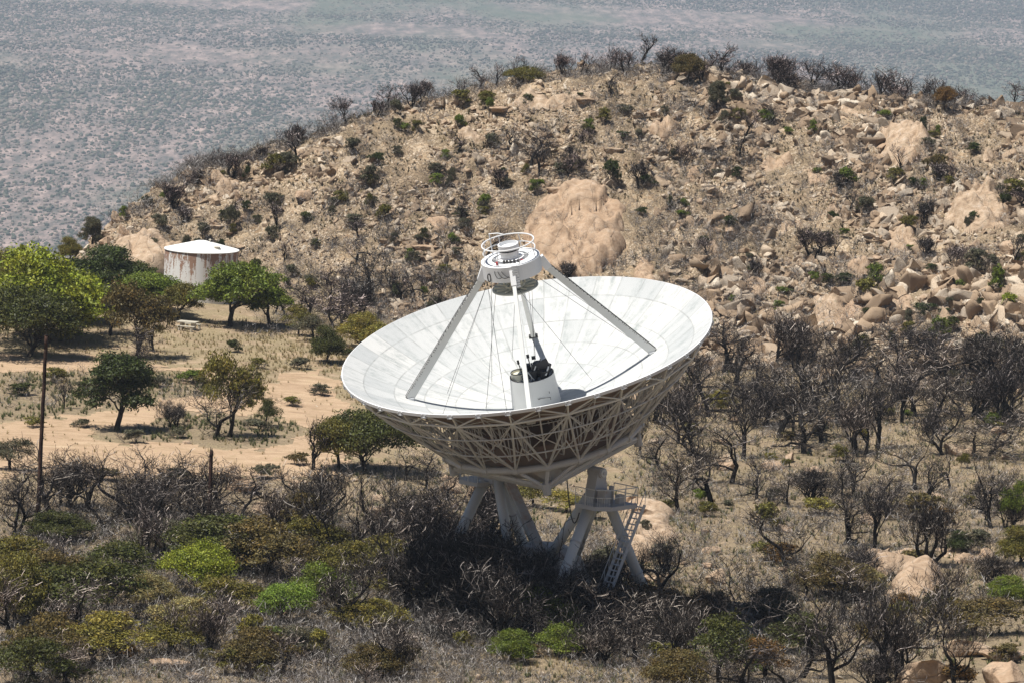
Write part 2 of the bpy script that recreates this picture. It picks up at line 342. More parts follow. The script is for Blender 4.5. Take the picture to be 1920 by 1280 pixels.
# ------------------------------------------------------------------ mesh helpers
def mk_mesh(name, V, Fa, mat, smooth=False):
    me = bpy.data.meshes.new(name); V = np.asarray(V, np.float32)
    if isinstance(Fa, np.ndarray):
        nf, k = Fa.shape; me.vertices.add(len(V)); me.vertices.foreach_set('co', V.ravel())
        me.loops.add(nf*k); me.loops.foreach_set('vertex_index', Fa.ravel().astype(np.int32))
        me.polygons.add(nf); me.polygons.foreach_set('loop_start', np.arange(0, nf*k, k, dtype=np.int32)); me.polygons.foreach_set('loop_total', np.full(nf, k, np.int32))
        me.update(calc_edges=True); me.validate()
    else:
        me.from_pydata([tuple(v) for v in V.tolist()], [], Fa); me.update()
    if smooth: me.polygons.foreach_set('use_smooth', np.ones(len(me.polygons), bool))
    me.materials.append(MAT[mat] if isinstance(mat, str) else mat)
    return me
def link(name, me, parent=None, loc=None):
    o = bpy.data.objects.new(name, me); COL.objects.link(o)
    if parent: o.parent = parent
    if loc is not None: o.location = tuple(float(a) for a in loc)
    return o
def tag(o, label=None, cat=None, group=None, kind=None):
    if label: o['label'] = label
    if cat: o['category'] = cat
    if group: o['group'] = group
    if kind: o['kind'] = kind
    return o
class MB:
    def __init__(s): s.v = []; s.f = []
    def add(s, V, Fa):
        b = len(s.v); s.v += [tuple(map(float, p)) for p in V]; s.f += [tuple(b+i for i in f) for f in Fa]; return s
    def tube(s, a, b, r, r2=None, n=8, cap=True):
        a = np.array(a, float); b = np.array(b, float); r2 = r if r2 is None else r2; d = b-a; L = np.linalg.norm(d)
        if L < 1e-6: return s
        d /= L; h = np.array([0, 0, 1.0]) if abs(d[2]) < .9 else np.array([1.0, 0, 0]); x = np.cross(d, h); x /= np.linalg.norm(x); y = np.cross(d, x)
        V = [a+r*(x*math.cos(t)+y*math.sin(t)) for t in np.arange(n)*2*math.pi/n]+[b+r2*(x*math.cos(t)+y*math.sin(t)) for t in np.arange(n)*2*math.pi/n]
        Fa = [(i, (i+1) % n, n+(i+1) % n, n+i) for i in range(n)]
        if cap: Fa += [tuple(range(n))[::-1], tuple(range(n, 2*n))]
        return s.add(V, Fa)
    def path(s, pts, r, n=6, closed=False):
        pts = [np.array(p, float) for p in pts]; N = len(pts); V = []; ref = None
        for i, p in enumerate(pts):
            t = (pts[(i+1) % N]-pts[i-1]) if (closed or 0 < i < N-1) else (pts[1]-pts[0] if i == 0 else pts[-1]-pts[-2]); t = t/np.linalg.norm(t)
            if ref is None: ref = np.cross(t, [0.13, .2, .97]); 
            x = ref-t*np.dot(ref, t); x /= np.linalg.norm(x); ref = x; y = np.cross(t, x)
            V += [p+r*(x*math.cos(q)+y*math.sin(q)) for q in np.arange(n)*2*math.pi/n]
        Fa = []
        for i in range(N if closed else N-1):
            j = (i+1) % N
            for k in range(n): Fa.append((i*n+k, i*n+(k+1) % n, j*n+(k+1) % n, j*n+k))
        return s.add(V, Fa)
    def box(s, c, sz, ax=None):
        c = np.array(c, float); ax = np.eye(3) if ax is None else np.array(ax)
        V = [c+ax[0]*sz[0]*.5*i+ax[1]*sz[1]*.5*j+ax[2]*sz[2]*.5*k for k in (-1, 1) for j in (-1, 1) for i in (-1, 1)]
        return s.add(V, [(0, 2, 3, 1), (4, 5, 7, 6), (0, 1, 5, 4), (2, 6, 7, 3), (0, 4, 6, 2), (1, 3, 7, 5)])
    def beam(s, a, b, w, h, up=(0, 0, 1)):
        a = np.array(a, float); b = np.array(b, float); d = b-a; L = np.linalg.norm(d); d /= L; x = np.cross(d, up); x /= np.linalg.norm(x); y = np.cross(x, d)
        return s.box((a+b)/2, (L, w, h), (d, x, y))
    def lathe(s, prof, n=48, c=(0, 0, 0)):
        V = []; 
        for r, z in prof: V += [(c[0]+r*math.cos(t), c[1]+r*math.sin(t), c[2]+z) for t in np.arange(n)*2*math.pi/n]
        Fa = [(i*n+k, i*n+(k+1) % n, (i+1)*n+(k+1) % n, (i+1)*n+k) for i in range(len(prof)-1) for k in range(n)]
        return s.add(V, Fa)
    def disc(s, r, z, n=48, c=(0, 0)):
        return s.add([(c[0]+r*math.cos(t), c[1]+r*math.sin(t), z) for t in np.arange(n)*2*math.pi/n], [tuple(range(n))])
    def build(s, name, mat, parent=None, smooth=False, loc=None):
        me = mk_mesh(name, s.v, s.f, mat, smooth); return link(name, me, parent, loc)

# ------------------------------------------------------------------ ground
ni, nj = TX.shape
idx = np.arange(ni*nj).reshape(ni, nj)
Fq = np.stack([idx[:-1, :-1], idx[1:, :-1], idx[1:, 1:], idx[:-1, 1:]], -1).reshape(-1, 4)
me = mk_mesh('ground', np.stack([TX, TY, TZ], -1).reshape(-1, 3), Fq, 'ground', True)
a = me.attributes.new('hill', 'FLOAT', 'POINT'); a.data.foreach_set('value', HL.ravel().astype(np.float32))
# litter and low herbs: foreground everywhere, islands between the tracks, burnt wood on the right
def to_px(x, y, z):
    q0 = x-CAM[0]; q1 = y-CAM[1]; q2 = z-CAM[2]
    zz = -(q0*CB[0]+q1*CB[1]+q2*CB[2]); zz = np.where(zz > 1, zz, 1)
    return W0/2+F*(q0*CR[0]+q1*CR[1]+q2*CR[2])/zz, H0/2-F*(q0*CU[0]+q1*CU[1]+q2*CU[2])/zz
GPX, GPY = to_px(TX, TY, TZ)
def inpoly(px, py, poly):
    r = np.zeros(np.shape(px), bool); n_ = len(poly)
    for i in range(n_):
        x1, y1 = poly[i]; x2, y2 = poly[(i+1) % n_]
        if y1 == y2: continue
        r ^= ((y1 > py) != (y2 > py)) & (px < (x2-x1)*(py-y1)/(y2-y1)+x1)
    return r
ROAD = [(-400, 664), (0, 665), (120, 666), (240, 678), (330, 684), (430, 694), (490, 716), (530, 700), (590, 690), (640, 715), (665, 780), (680, 860), (600, 900), (520, 905), (430, 890), (300, 892), (200, 905), (60, 890), (-400, 930)]
ISLE1 = [(-400, 700), (0, 698), (110, 700), (190, 706), (260, 702), (320, 700), (400, 712), (425, 728), (380, 742), (300, 748), (240, 758), (180, 772), (110, 783), (0, 790), (-400, 800)]
ISLE2 = [(180, 806), (210, 795), (280, 800), (300, 786), (380, 770), (430, 778), (540, 786), (566, 800), (560, 830), (500, 846), (400, 838), (320, 832), (230, 832), (185, 822)]
def road_mask(px, py, x, y):
    jx = fbm(x, y, 2.6, 5)*42; jy = fbm(x+50, y, 2.6, 5)*17
    qx = px+jx; qy = py+jy
    return inpoly(qx, qy, ROAD) & ~inpoly(qx, qy, ISLE1) & ~inpoly(qx, qy, ISLE2)
inframe = (TY > 200) & (TY < 480)
lit = np.where(GPY > 900, 1.0, 0.0)*inframe
lit = np.maximum(lit, (inpoly(GPX, GPY, ISLE1) | inpoly(GPX, GPY, ISLE2))*0.9*inframe)
lit = np.maximum(lit, ((GPX > 1180) & (GPY > 640))*0.6*inframe)
a = me.attributes.new('litter', 'FLOAT', 'POINT'); a.data.foreach_set('value', (lit*(1-HL)).ravel().astype(np.float32))
tag(link('ground', me), kind='structure')
# dirt road sheet
xs = np.arange(-90, 0, .3); ys = np.arange(345, 440, .42)
RX, RY = np.meshgrid(xs, ys, indexing='ij'); RZ = hgt(RX, RY)
rpx, rpy = to_px(RX, RY, RZ); mask = road_mask(rpx, rpy, RX, RY)
ri = np.arange(RX.size).reshape(RX.shape)
fq = np.stack([ri[:-1, :-1], ri[1:, :-1], ri[1:, 1:], ri[:-1, 1:]], -1).reshape(-1, 4)
mc = (mask[:-1, :-1] & mask[1:, :-1] & mask[1:, 1:] & mask[:-1, 1:]).ravel()
tag(link('dirt_road', mk_mesh('dirt_road', np.stack([RX, RY, RZ+.03], -1).reshape(-1, 3), fq[mc], 'road', True)), kind='structure')
# valley floor
vx = axis_arr(-900, 900, 60, -20000, 20000); vy = axis_arr(900, 7000, 60, -6000, 30000)
VX, VY = np.meshgrid(vx, vy, indexing='ij'); VZ = -560+fbm(VX, VY, 1500, 3)*30
vi = np.arange(VX.size).reshape(VX.shape)
fv = np.stack([vi[:-1, :-1], vi[1:, :-1], vi[1:, 1:], vi[:-1, 1:]], -1).reshape(-1, 4)
tag(link('valley_floor', mk_mesh('valley_floor', np.stack([VX, VY, VZ], -1).reshape(-1, 3), fv, 'valley', True)), kind='structure')
# far scrub woodland as one mass of small crowns
def ico(sub):
    import bmesh
    b = bmesh.new(); bmesh.ops.create_icosphere(b, subdivisions=sub, radius=1); v = np.array([p.co[:] for p in b.verts]); f = np.array([[q.index for q in g.verts] for g in b.faces]); b.free(); return v, f
IV1, IF1 = ico(1); IV2, IF2 = ico(2); IV4, IF4 = ico(4); IV3, IF3 = ico(3)
def scatter_blobs(n, cx, cy, cz, sx, sy, sz, base_v, base_f, jit, r):
    nv = len(base_v); V = np.repeat(base_v[None], n, 0)*(1+r.normal(0, jit, (n, nv, 1)))
    V = V*np.stack([sx, sy, sz], -1)[:, None, :]; an = r.random(n)*6.28; c, s_ = np.cos(an)[:, None], np.sin(an)[:, None]
    X = V[..., 0]*c-V[..., 1]*s_; Y = V[..., 0]*s_+V[..., 1]*c
    V = np.stack([X+cx[:, None], Y+cy[:, None], V[..., 2]+cz[:, None]], -1).reshape(-1, 3)
    Fx = (base_f[None]+(np.arange(n)*nv)[:, None, None]).reshape(-1, 3); return V, Fx
r_ = np.random.default_rng(11)
N = 360000; by = 4200+9500*r_.random(N)**.9; bx = (r_.random(N)*2-1)*by*.18
dens = 1.0*fbm(bx*.35, by*.5, 480, 4)+.8*fbm(bx+900, by*.25, 60, 3); kp = dens+1.4*(r_.random(N)-.5) > -.12; bx = bx[kp]; by = by[kp]; dens = dens[kp]
s0 = (1.5+r_.random(len(bx))**2*3.6)*(.8+.5*np.clip(dens, 0, 1)); bz = -560+fbm(bx, by, 1500, 3)*30+s0*.2
Vb, Fb = scatter_blobs(len(bx), bx, by, bz, s0, s0, s0*.85, IV1, IF1, .18, r_)
tag(link('distant_scrub', mk_mesh('distant_scrub', Vb, Fb, 'vbush', False)), kind='stuff', label='hazy blue green scrub covering the far valley floor', cat='scrubland')

# ------------------------------------------------------------------ haze
hb = MB().box((0, 12000, -262), (44000, 37800, 650)); 
hm = bpy.data.materials.new('haze'); hm.use_nodes = True; t = hm.node_tree; t.nodes.clear()
ho = t.nodes.new('ShaderNodeOutputMaterial'); hv = t.nodes.new('ShaderNodeVolumePrincipled'); hv.inputs['Density'].default_value = 6.8e-5
hv.inputs['Color'].default_value = (.63, .73, .88, 1); hv.inputs['Anisotropy'].default_value = 0.0; t.links.new(hv.outputs[0], ho.inputs['Volume'])
HAZE = (hb, hm)

# ------------------------------------------------------------------ rocks
def facet_rock(seed, planes=14, flat=.8, rough=.12, verts=None):
    r = np.random.default_rng(seed); v = (IV4 if verts is None else verts).copy(); Q_, _ = np.linalg.qr(r.normal(size=(3, 3))); v = v@Q_; v = v/(np.abs(v).max(1)[:, None]**.75); v = v@Q_.T
    for k in range(planes):
        nrm = r.normal(size=3); nrm /= np.linalg.norm(nrm); d = .34+.42*r.random()
        e = np.maximum(0, v@nrm-d); v = v-e[:, None]*nrm*.97
    v = v+v*(vnoise3(v*1.7+seed*3.1)[:, None]*rough*2+vnoise3(v*4.5+seed)[:, None]*rough*.7)
    v = v/np.abs(v[:, :2]).max()*1.0; v[:, 2] *= flat; return v
ROCK = [mk_mesh('boulder', facet_rock(100+i, 10+i % 5*2, (.62, .8, .95, .55, .75, 1.1)[i % 6]*1.25, .13+.02*(i % 3)), IF4, 'rock', True) for i in range(12)]
ROCKLIST = []                      # (obj, px, py)
rr = random.Random(5)
def boulder(px, py, wpx, ratio=.75, look='', name='boulder', var=None, rz=None, depth=1.0, tilt=0, sink=.25):
    p = hit(px, py); d = proj(p)[2]; w = wpx*d/F*.5*1.08
    i = rr.randrange(len(ROCK)) if var is None else var
    o = bpy.data.objects.new(name, ROCK[i]); COL.objects.link(o)
    zf = np.max([v.co[2] for v in ROCK[i].vertices]) if False else 1.0
    base = (.62, .8, .95, .55, .75, 1.1)[i % 6]
    h = w*ratio/base*.8
    o.scale = (w, w*depth, h); o.location = (p[0], p[1]+w*depth*.5, p[2]+h*base*(1-2*sink)*.8)
    o.rotation_euler = (tilt, 0, rr.random()*6.28 if rz is None else rz)
    ROCKLIST.append((o, px, py, look, wpx)); return o
# named rocks and outcrops: base px, base py, width px, height ratio
for a in [(1060, 370, 70, .5, 'low pale', 'boulder', 3, 0.),
          (1722, 305, 45, 1.1, 'upright dark-sided', 'boulder', 5, 1.), (1652, 285, 45, .7, 'tan', 'boulder', 1, 2.), (1590, 250, 34, .8, 'split', 'boulder', 2, 0.),
          (1375, 450, 65, .9, 'heavy split brown', 'rock_outcrop', 2, .4), (1345, 440, 35, .9, 'tan', 'boulder', 8, 0.), (1560, 410, 32, 1.2, 'upright', 'boulder', 5, 0.), (1585, 415, 40, 1.1, 'dark-sided upright', 'boulder', 5, 2.),
          (1735, 415, 50, 1.0, 'pointed', 'boulder', 8, 1.), (1672, 375, 30, 1, 'round', 'boulder', 2, 0.), (1830, 470, 38, .9, 'round', 'boulder', 2, 0.), (1895, 480, 50, 1., 'big', 'boulder', 2, 1.), 
          (1800, 395, 70, .5, 'rounded', 'boulder', 0, 1.), (1780, 300, 30, .8, 'small', 'boulder', 2, 0.), 
          (1545, 648, 50, .6, 'dark-sided round', 'boulder', 8, 0.), (1738, 640, 45, .6, 'pale', 'boulder', 4, 0.), (1745, 520, 50, .8, 'round', 'boulder', 2, 0.), (1855, 570, 30, .8, 'tan', 'boulder', 2, 0.),
          (405, 350, 40, 1.2, 'tall upright', 'rock_outcrop', 5, .3), (430, 365, 14, 2.2, 'narrow pinnacle', 'boulder', 5, 0.), (405, 385, 42, .8, 'dark-faced', 'boulder', 2, 1.), (380, 370, 30, .9, 'tan', 'boulder', 8, 0.), (445, 380, 30, 1.1, 'leaning', 'boulder', 5, 2.),
          (340, 365, 36, .7, 'low', 'boulder', 0, 0.), (215, 425, 34, 1.3, 'tall leaning slab-like', 'rock_outcrop', 5, .6), (240, 405, 26, .9, 'rounded top', 'boulder', 2, 0.), (230, 455, 50, 1., 'ribbed', 'rock_outcrop', 5, 1.5), (195, 460, 30, .8, 'round', 'boulder', 2, 0.),
          (275, 475, 40, .8, 'brown', 'boulder', 8, 0.), (285, 520, 36, .8, 'pale', 'boulder', 4, 0.), (255, 470, 24, 1., 'small', 'boulder', 2, 0.), (400, 420, 26, .8, 'pale', 'boulder', 0, 0.), (460, 415, 28, 1., 'tan', 'boulder', 2, 0.), (405, 430, 30, .5, 'flat', 'boulder', 3, 0.),
          (570, 370, 50, .5, 'dark-sided', 'boulder', 4, 0.), (1150, 290, 40, .5, 'lichen-grey ledge-like', 'boulder', 3, 0.), (1000, 180, 50, .3, 'flat pale', 'boulder', 3, 0.), (940, 210, 60, .3, 'low brown', 'boulder', 3, 1.), (1100, 195, 60, .35, 'pale slanting', 'boulder', 3, .5),
          (1105, 133, 22, .6, 'small tan', 'boulder', 2, 0.), (870, 305, 26, .7, 'pale', 'boulder', 4, 0.), (735, 400, 20, .8, 'white', 'boulder', 4, 0.), (800, 470, 60, .3, 'flat pale', 'boulder', 3, 0.), (1190, 600, 40, .6, 'tan', 'boulder', 1, 0.),
          (1218, 985, 84, .8, 'big creviced', 'boulder', 8, .4), (1180, 1020, 70, .7, 'squat pale', 'boulder', 2, .4), (1240, 1050, 76, .6, 'broad low', 'boulder', 4, .4), (1205, 1090, 60, .5, 'half-buried', 'boulder', 1, .4), (465, 925, 80, .8, 'dark-topped rounded', 'rock_outcrop', 8, 0.), (435, 902, 70, .7, 'rounded tan', 'boulder', 2, 0.), (492, 960, 60, .6, 'round', 'boulder', 4, 0.), (300, 930, 40, .6, 'low tan', 'boulder', 0, 0.),
          (850, 925, 70, .7, 'pale rounded', 'boulder', 2, 0.), (905, 935, 60, .9, 'tan', 'boulder', 8, 0.), (820, 960, 60, .5, 'low', 'boulder', 4, 0.), (720, 965, 60, .4, 'low pale', 'boulder', 3, 0.),
          (1200, 960, 70, .9, 'big pale', 'rock_outcrop', 8, .5), (1195, 985, 60, .8, 'pale', 'boulder', 2, 0.), (1250, 975, 45, .7, 'tan', 'boulder', 0, 0.), (1190, 1020, 60, .6, 'tan', 'boulder', 4, 0.), (1165, 1080, 50, .5, 'white', 'boulder', 2, 0.), (1230, 1015, 45, .6, 'rough', 'boulder', 1, 0.),
          (1450, 880, 66, .35, 'long pale', 'boulder', 4, .2), (1294, 850, 16, 1.2, 'small pointed', 'boulder', 5, 0.), (1380, 790, 45, .5, 'low pale', 'boulder', 0, 0.), (1190, 800, 45, .5, 'pale', 'boulder', 2, 0.), (1470, 760, 40, .6, 'tan', 'boulder', 4, 0.),
          (1345, 1095, 66, .7, 'pale', 'boulder', 2, 0.), (1330, 1065, 40, .6, 'small', 'boulder', 0, 0.), (1680, 1120, 60, .4, 'low', 'boulder', 4, 0.),
          (1830, 1232, 110, .6, 'egg-shaped', 'boulder', 8, .3), (1890, 1238, 100, .3, 'flat capping', 'boulder', 3, .2), (1895, 1300, 150, .6, 'large smooth', 'boulder', 2, .7), (1745, 1290, 130, .9, 'massive rounded', 'boulder', 8, 1.), (1800, 1275, 60, .8, 'wedged', 'boulder', 2, 0.),
          (1690, 1170, 50, .5, 'low', 'boulder', 4, 0.), (320, 1255, 80, .4, 'flat pale', 'boulder', 3, 0.), (370, 1275, 60, .5, 'pale', 'boulder', 0, 0.), (650, 1050, 40, .5, 'pale', 'boulder', 2, 0.), (350, 832, 26, .5, 'small white', 'boulder', 4, 0.), (355, 790, 22, .5, 'pale', 'boulder', 0, 0.)]:
    boulder(a[0], a[1], a[2], a[3], a[4], a[5], a[6], a[7], a[8] if len(a) > 8 else .9)
def slab(poly, height, look, seed, name='rock_outcrop'):
    xs_, ys_ = zip(*poly); P_ = np.array([hit(a, b) for a, b in poly]); x0, x1 = P_[:, 0].min()-1, P_[:, 0].max()+1; y0, y1 = P_[:, 1].min()-1.5, P_[:, 1].max()+1.5
    st = .2; X, Y = np.meshgrid(np.arange(x0, x1, st), np.arange(y0, y1, st*1.4), indexing='ij'); pl = [(p[0], p[1]) for p in P_]
    jx = fbm(X+seed*9, Y, 3.0, 3)*1.6; jy = fbm(X+60, Y+seed*7, 3.0, 3)*2.0; ins = inpoly(X+jx, Y+jy, pl)
    d = np.zeros(X.shape); cur = ins.copy()
    for k in range(14):
        d += cur; e = cur.copy(); e[1:] &= cur[:-1]; e[:-1] &= cur[1:]; e[:, 1:] &= cur[:, :-1]; e[:, :-1] &= cur[:, 1:]; e[0] = e[-1] = False; e[:, 0] = e[:, -1] = False; cur = e
    big = (max(xs_)-min(xs_)) > 120; t_ = np.clip(d/7.0, 0, 1)**.45; bz, bh = blocks(X, Y, 4.6 if big else 2.3, seed, .34 if big else .5, .14)
    Z = hgt(X, Y)-.35+t_*(height*(1.5 if big else 1.15)+.35)+t_*(bz*(.75 if big else .8)+fbm(X, Y, 1.5, 4)*.16)
    I = np.arange(X.size).reshape(X.shape); f4 = np.stack([I[:-1, :-1], I[1:, :-1], I[1:, 1:], I[:-1, 1:]], -1).reshape(-1, 4)
    mk = d > 0; g = mk.copy(); g[1:] |= mk[:-1]; g[:-1] |= mk[1:]; g[:, 1:] |= mk[:, :-1]; g[:, :-1] |= mk[:, 1:]
    m4 = (g[:-1, :-1] & g[1:, :-1] & g[1:, 1:] & g[:-1, 1:]).ravel(); f4 = f4[m4]; used = np.unique(f4); mp = np.zeros(X.size, int); mp[used] = np.arange(len(used))
    c0 = np.array([X.ravel()[used].mean(), Y.ravel()[used].mean(), Z.ravel()[used].min()]); V = np.stack([X, Y, Z], -1).reshape(-1, 3)[used]-c0
    o = link(name, mk_mesh(name, V, mp[f4], 'rock', True), None, c0); SLABS.append(pl); ROCKLIST.append((o, sum(xs_)/len(xs_), sum(ys_)/len(ys_), look, max(xs_)-min(xs_))); return o
SLABS = []
slab([(985, 450), (1000, 400), (1030, 372), (1075, 352), (1125, 360), (1160, 390), (1178, 440), (1165, 490), (1120, 516), (1040, 520), (1000, 505)], 1.0, 'broad smooth tan', 1)
slab([(1180, 520), (1195, 480), (1225, 478), (1240, 520), (1215, 540)], .9, 'lichen-stained pale', 2)
slab([(1515, 620), (1525, 570), (1560, 550), (1585, 575), (1580, 615), (1550, 632)], 1.1, 'furrowed tan', 3)
slab([(1565, 610), (1580, 565), (1610, 560), (1620, 600), (1590, 618)], .7, 'cracked pale', 4)
slab([(1640, 465), (1665, 440), (1720, 438), (1750, 462), (1700, 478)], .5, 'flat pale', 5)
slab([(1770, 420), (1790, 370), (1840, 355), (1885, 385), (1880, 425), (1820, 440)], .9, 'rounded ribbed', 6)
slab([(1640, 300), (1655, 255), (1700, 245), (1735, 262), (1745, 300), (1700, 312)], 1.4, 'big rounded', 7)
slab([(1590, 1065), (1640, 1040), (1730, 1036), (1760, 1056), (1690, 1080), (1620, 1082)], .35, 'flat cracked', 8)
slab([(1660, 1118), (1690, 1090), (1760, 1080), (1790, 1098), (1740, 1122)], .7, 'rounded pale', 9)
slab([(1740, 1030), (1800, 1018), (1850, 1030), (1860, 1050), (1790, 1056)], .3, 'low smooth', 10)
slab([(970, 195), (1000, 180), (1060, 184), (1110, 175), (1120, 190), (1060, 205), (1000, 208)], .4, 'pale slanting', 11)
slab([(330, 510), (345, 470), (300, 440), (250, 450), (200, 470), (190, 500), (240, 520), (290, 530)], .8, 'jumbled brown', 12)
slab([(1160, 1040), (1160, 985), (1190, 950), (1240, 950), (1262, 990), (1250, 1040), (1200, 1060)], .8, 'big jumbled pale', 13)
for k_, (cx_, cy_, w_, h_) in enumerate([(1450, 300, 60, 30), (1530, 330, 70, 34), (1620, 500, 70, 30), (1420, 540, 60, 34), (1330, 480, 50, 40), (1840, 300, 60, 30), (560, 300, 50, 26), (700, 330, 60, 24), (820, 420, 60, 30), (640, 470, 60, 30), (880, 260, 60, 24), (1240, 250, 60, 26), (1480, 430, 60, 36), (1880, 620, 60, 40), (1700, 570, 60, 36), (430, 350, 60, 40), (1290, 330, 46, 34), (1600, 210, 60, 20)]):
    R9 = random.Random(k_); slab([(cx_+math.cos(a_)*w_*.5*R9.uniform(.7, 1.15), cy_-math.sin(a_)*h_*.5*R9.uniform(.7, 1.15)) for a_ in np.arange(0, 6.28, .8)], R9.uniform(.35, .8), 'weathered tan', 30+k_)
# more countable boulders over the hill, bigger on the right flank
def ridge_py(px): return np.interp(px, [c[0] for c in cols], [c[3] for c in cols])
def foot_py(px): return np.interp(px, [c[0] for c in cols], [c[1] for c in cols])
nb = 0
while nb < 140:
    px = rr.uniform(170, 1920); py = rr.uniform(ridge_py(px)+14, foot_py(px)+10)
    if 975 < px < 1190 and 345 < py < 525: continue
    if rr.random() > (1.0 if px > 1300 else .75 if px < 560 else .45): continue
    w = rr.uniform(10, 24)*(1.25 if px > 1500 else 1); boulder(px, py, w, rr.uniform(.45, 1.0), '', depth=rr.uniform(.7, 1.2)); nb += 1
R3 = random.Random(99)
for _ in range(36): boulder(R3.uniform(1180, 1900), R3.uniform(700, 1150), R3.uniform(16, 58), R3.uniform(.35, .75), '', depth=R3.uniform(.7, 1.2))
for _ in range(14): boulder(R3.uniform(420, 930), R3.uniform(885, 985), R3.uniform(18, 46), R3.uniform(.4, .8), '', depth=R3.uniform(.7, 1.2))
# loose rubble: one mass
def scatter_rocks(px, py, pz, s0, shapes, faces, r):
    Vs, Fs, off = [], [], 0; which = r.integers(0, len(shapes), len(px))
    for i, sh in enumerate(shapes):
        m = np.where(which == i)[0]; k = len(m)
        ax = np.stack([.6+.9*r.random(k), .5+.7*r.random(k), .35+.6*r.random(k)], -1)*s0[m][:, None]
        V = sh[None]*ax[:, None, :]; q = r.normal(size=(k, 4))*np.array([.35, .35, 1, 1]); q /= np.linalg.norm(q, axis=1)[:, None]; x, y, z, w = q.T
        Rm = np.stack([1-2*(y*y+z*z), 2*(x*y-z*w), 2*(x*z+y*w), 2*(x*y+z*w), 1-2*(x*x+z*z), 2*(y*z-x*w), 2*(x*z-y*w), 2*(y*z+x*w), 1-2*(x*x+y*y)], -1).reshape(k, 3, 3)
        V = np.einsum('kij,knj->kni', Rm, V)+np.stack([px[m], py[m], pz[m]], -1)[:, None, :]
        Vs.append(V.reshape(-1, 3)); Fs.append((faces[None]+(np.arange(k)*len(sh))[:, None, None]).reshape(-1, 3)+off); off += k*len(sh)
    return np.concatenate(Vs), np.concatenate(Fs)
r_ = np.random.default_rng(21)
N = 150000; qx = r_.random(N)*128-64; qy = 410+r_.random(N)*120; hh = hillness(qx, qy); den = fbm(qx, qy, 6, 3)+.6*fbm(qx+77, qy, 2.2, 2)
kp = (hh > .3) & (den+.35*(r_.random(N)-.5) > -.14+.06*(qx < 15)*(qx > -25)); qx = qx[kp]; qy = qy[kp]
for pl in SLABS: kp = ~inpoly(qx, qy, pl); qx = qx[kp]; qy = qy[kp]
sz_ = np.clip(1+1.6*fbm(qx+300, qy, 10, 2), .45, 1.9); s0 = (.07+(.60+.30*(qx > 12))*r_.random(len(qx))**(4.6-1.0*(qx > 12)))*sz_*(1+.35*(qx > 20))
fr = [facet_rock(300+i, 6, 1., .10, IV2) for i in range(14)]
sm_ = s0 < .24; fr1 = [facet_rock(400+i, 5, 1., .1, IV1) for i in range(8)]
fr3 = []
for i in range(16):
    v_ = facet_rock(600+i, 9, 1., .0, IV3); g_ = np.random.default_rng(i)
    for k_ in range(4):
        n3 = g_.normal(size=3); n3 /= np.linalg.norm(n3); v_ = v_-np.maximum(0, v_@n3-(.25+.3*g_.random()))[:, None]*n3
    v_ = v_+v_*(vnoise3(v_*5+i)[:, None]*.10); fr3.append(v_/np.abs(v_).max())
bg_ = s0 > .34; md_ = ~sm_ & ~bg_; zz_ = hgt(qx, qy)
V_, F_ = scatter_rocks(qx[md_], qy[md_], (zz_-s0*.02)[md_], s0[md_], fr, IF2, r_)
V3_, F3_ = scatter_rocks(qx[bg_], qy[bg_], (zz_-s0*.10)[bg_], s0[bg_]*1.1, fr3, IF3, r_); F_ = np.concatenate([F_, F3_+len(V_)]); V_ = np.concatenate([V_, V3_])
V2_, F2_ = scatter_rocks(qx[sm_], qy[sm_], (hgt(qx, qy)+s0*.1)[sm_], s0[sm_], fr1, IF1, r_); F_ = np.concatenate([F_, F2_+len(V_)]); V_ = np.concatenate([V_, V2_])
tag(link('hillside_rubble', mk_mesh('hillside_rubble', V_, F_, 'rubble', False)), kind='stuff', label='pale loose stones strewn thickly over the whole hillside', cat='rubble')
# scattered stones on the lower ground
N = 2600; px = r_.random(N)*1900; py = 640+r_.random(N)*640; kp = ~((px < 680) & (py < 900) & (r_.random(N) < .93)); px = px[kp]; py = py[kp]
pts = np.array([hit(a, b) for a, b in zip(px[::2], py[::2])]); s0 = .06+.28*r_.random(len(pts))**3
V_, F_ = scatter_rocks(pts[:, 0], pts[:, 1], pts[:, 2]+s0*.15, s0, fr, IF2, r_)
tag(link('scattered_stones', mk_mesh('scattered_stones', V_, F_, 'rubble', False)), kind='stuff', label='small pale stones scattered on the ground among the burnt trees', cat='stones')

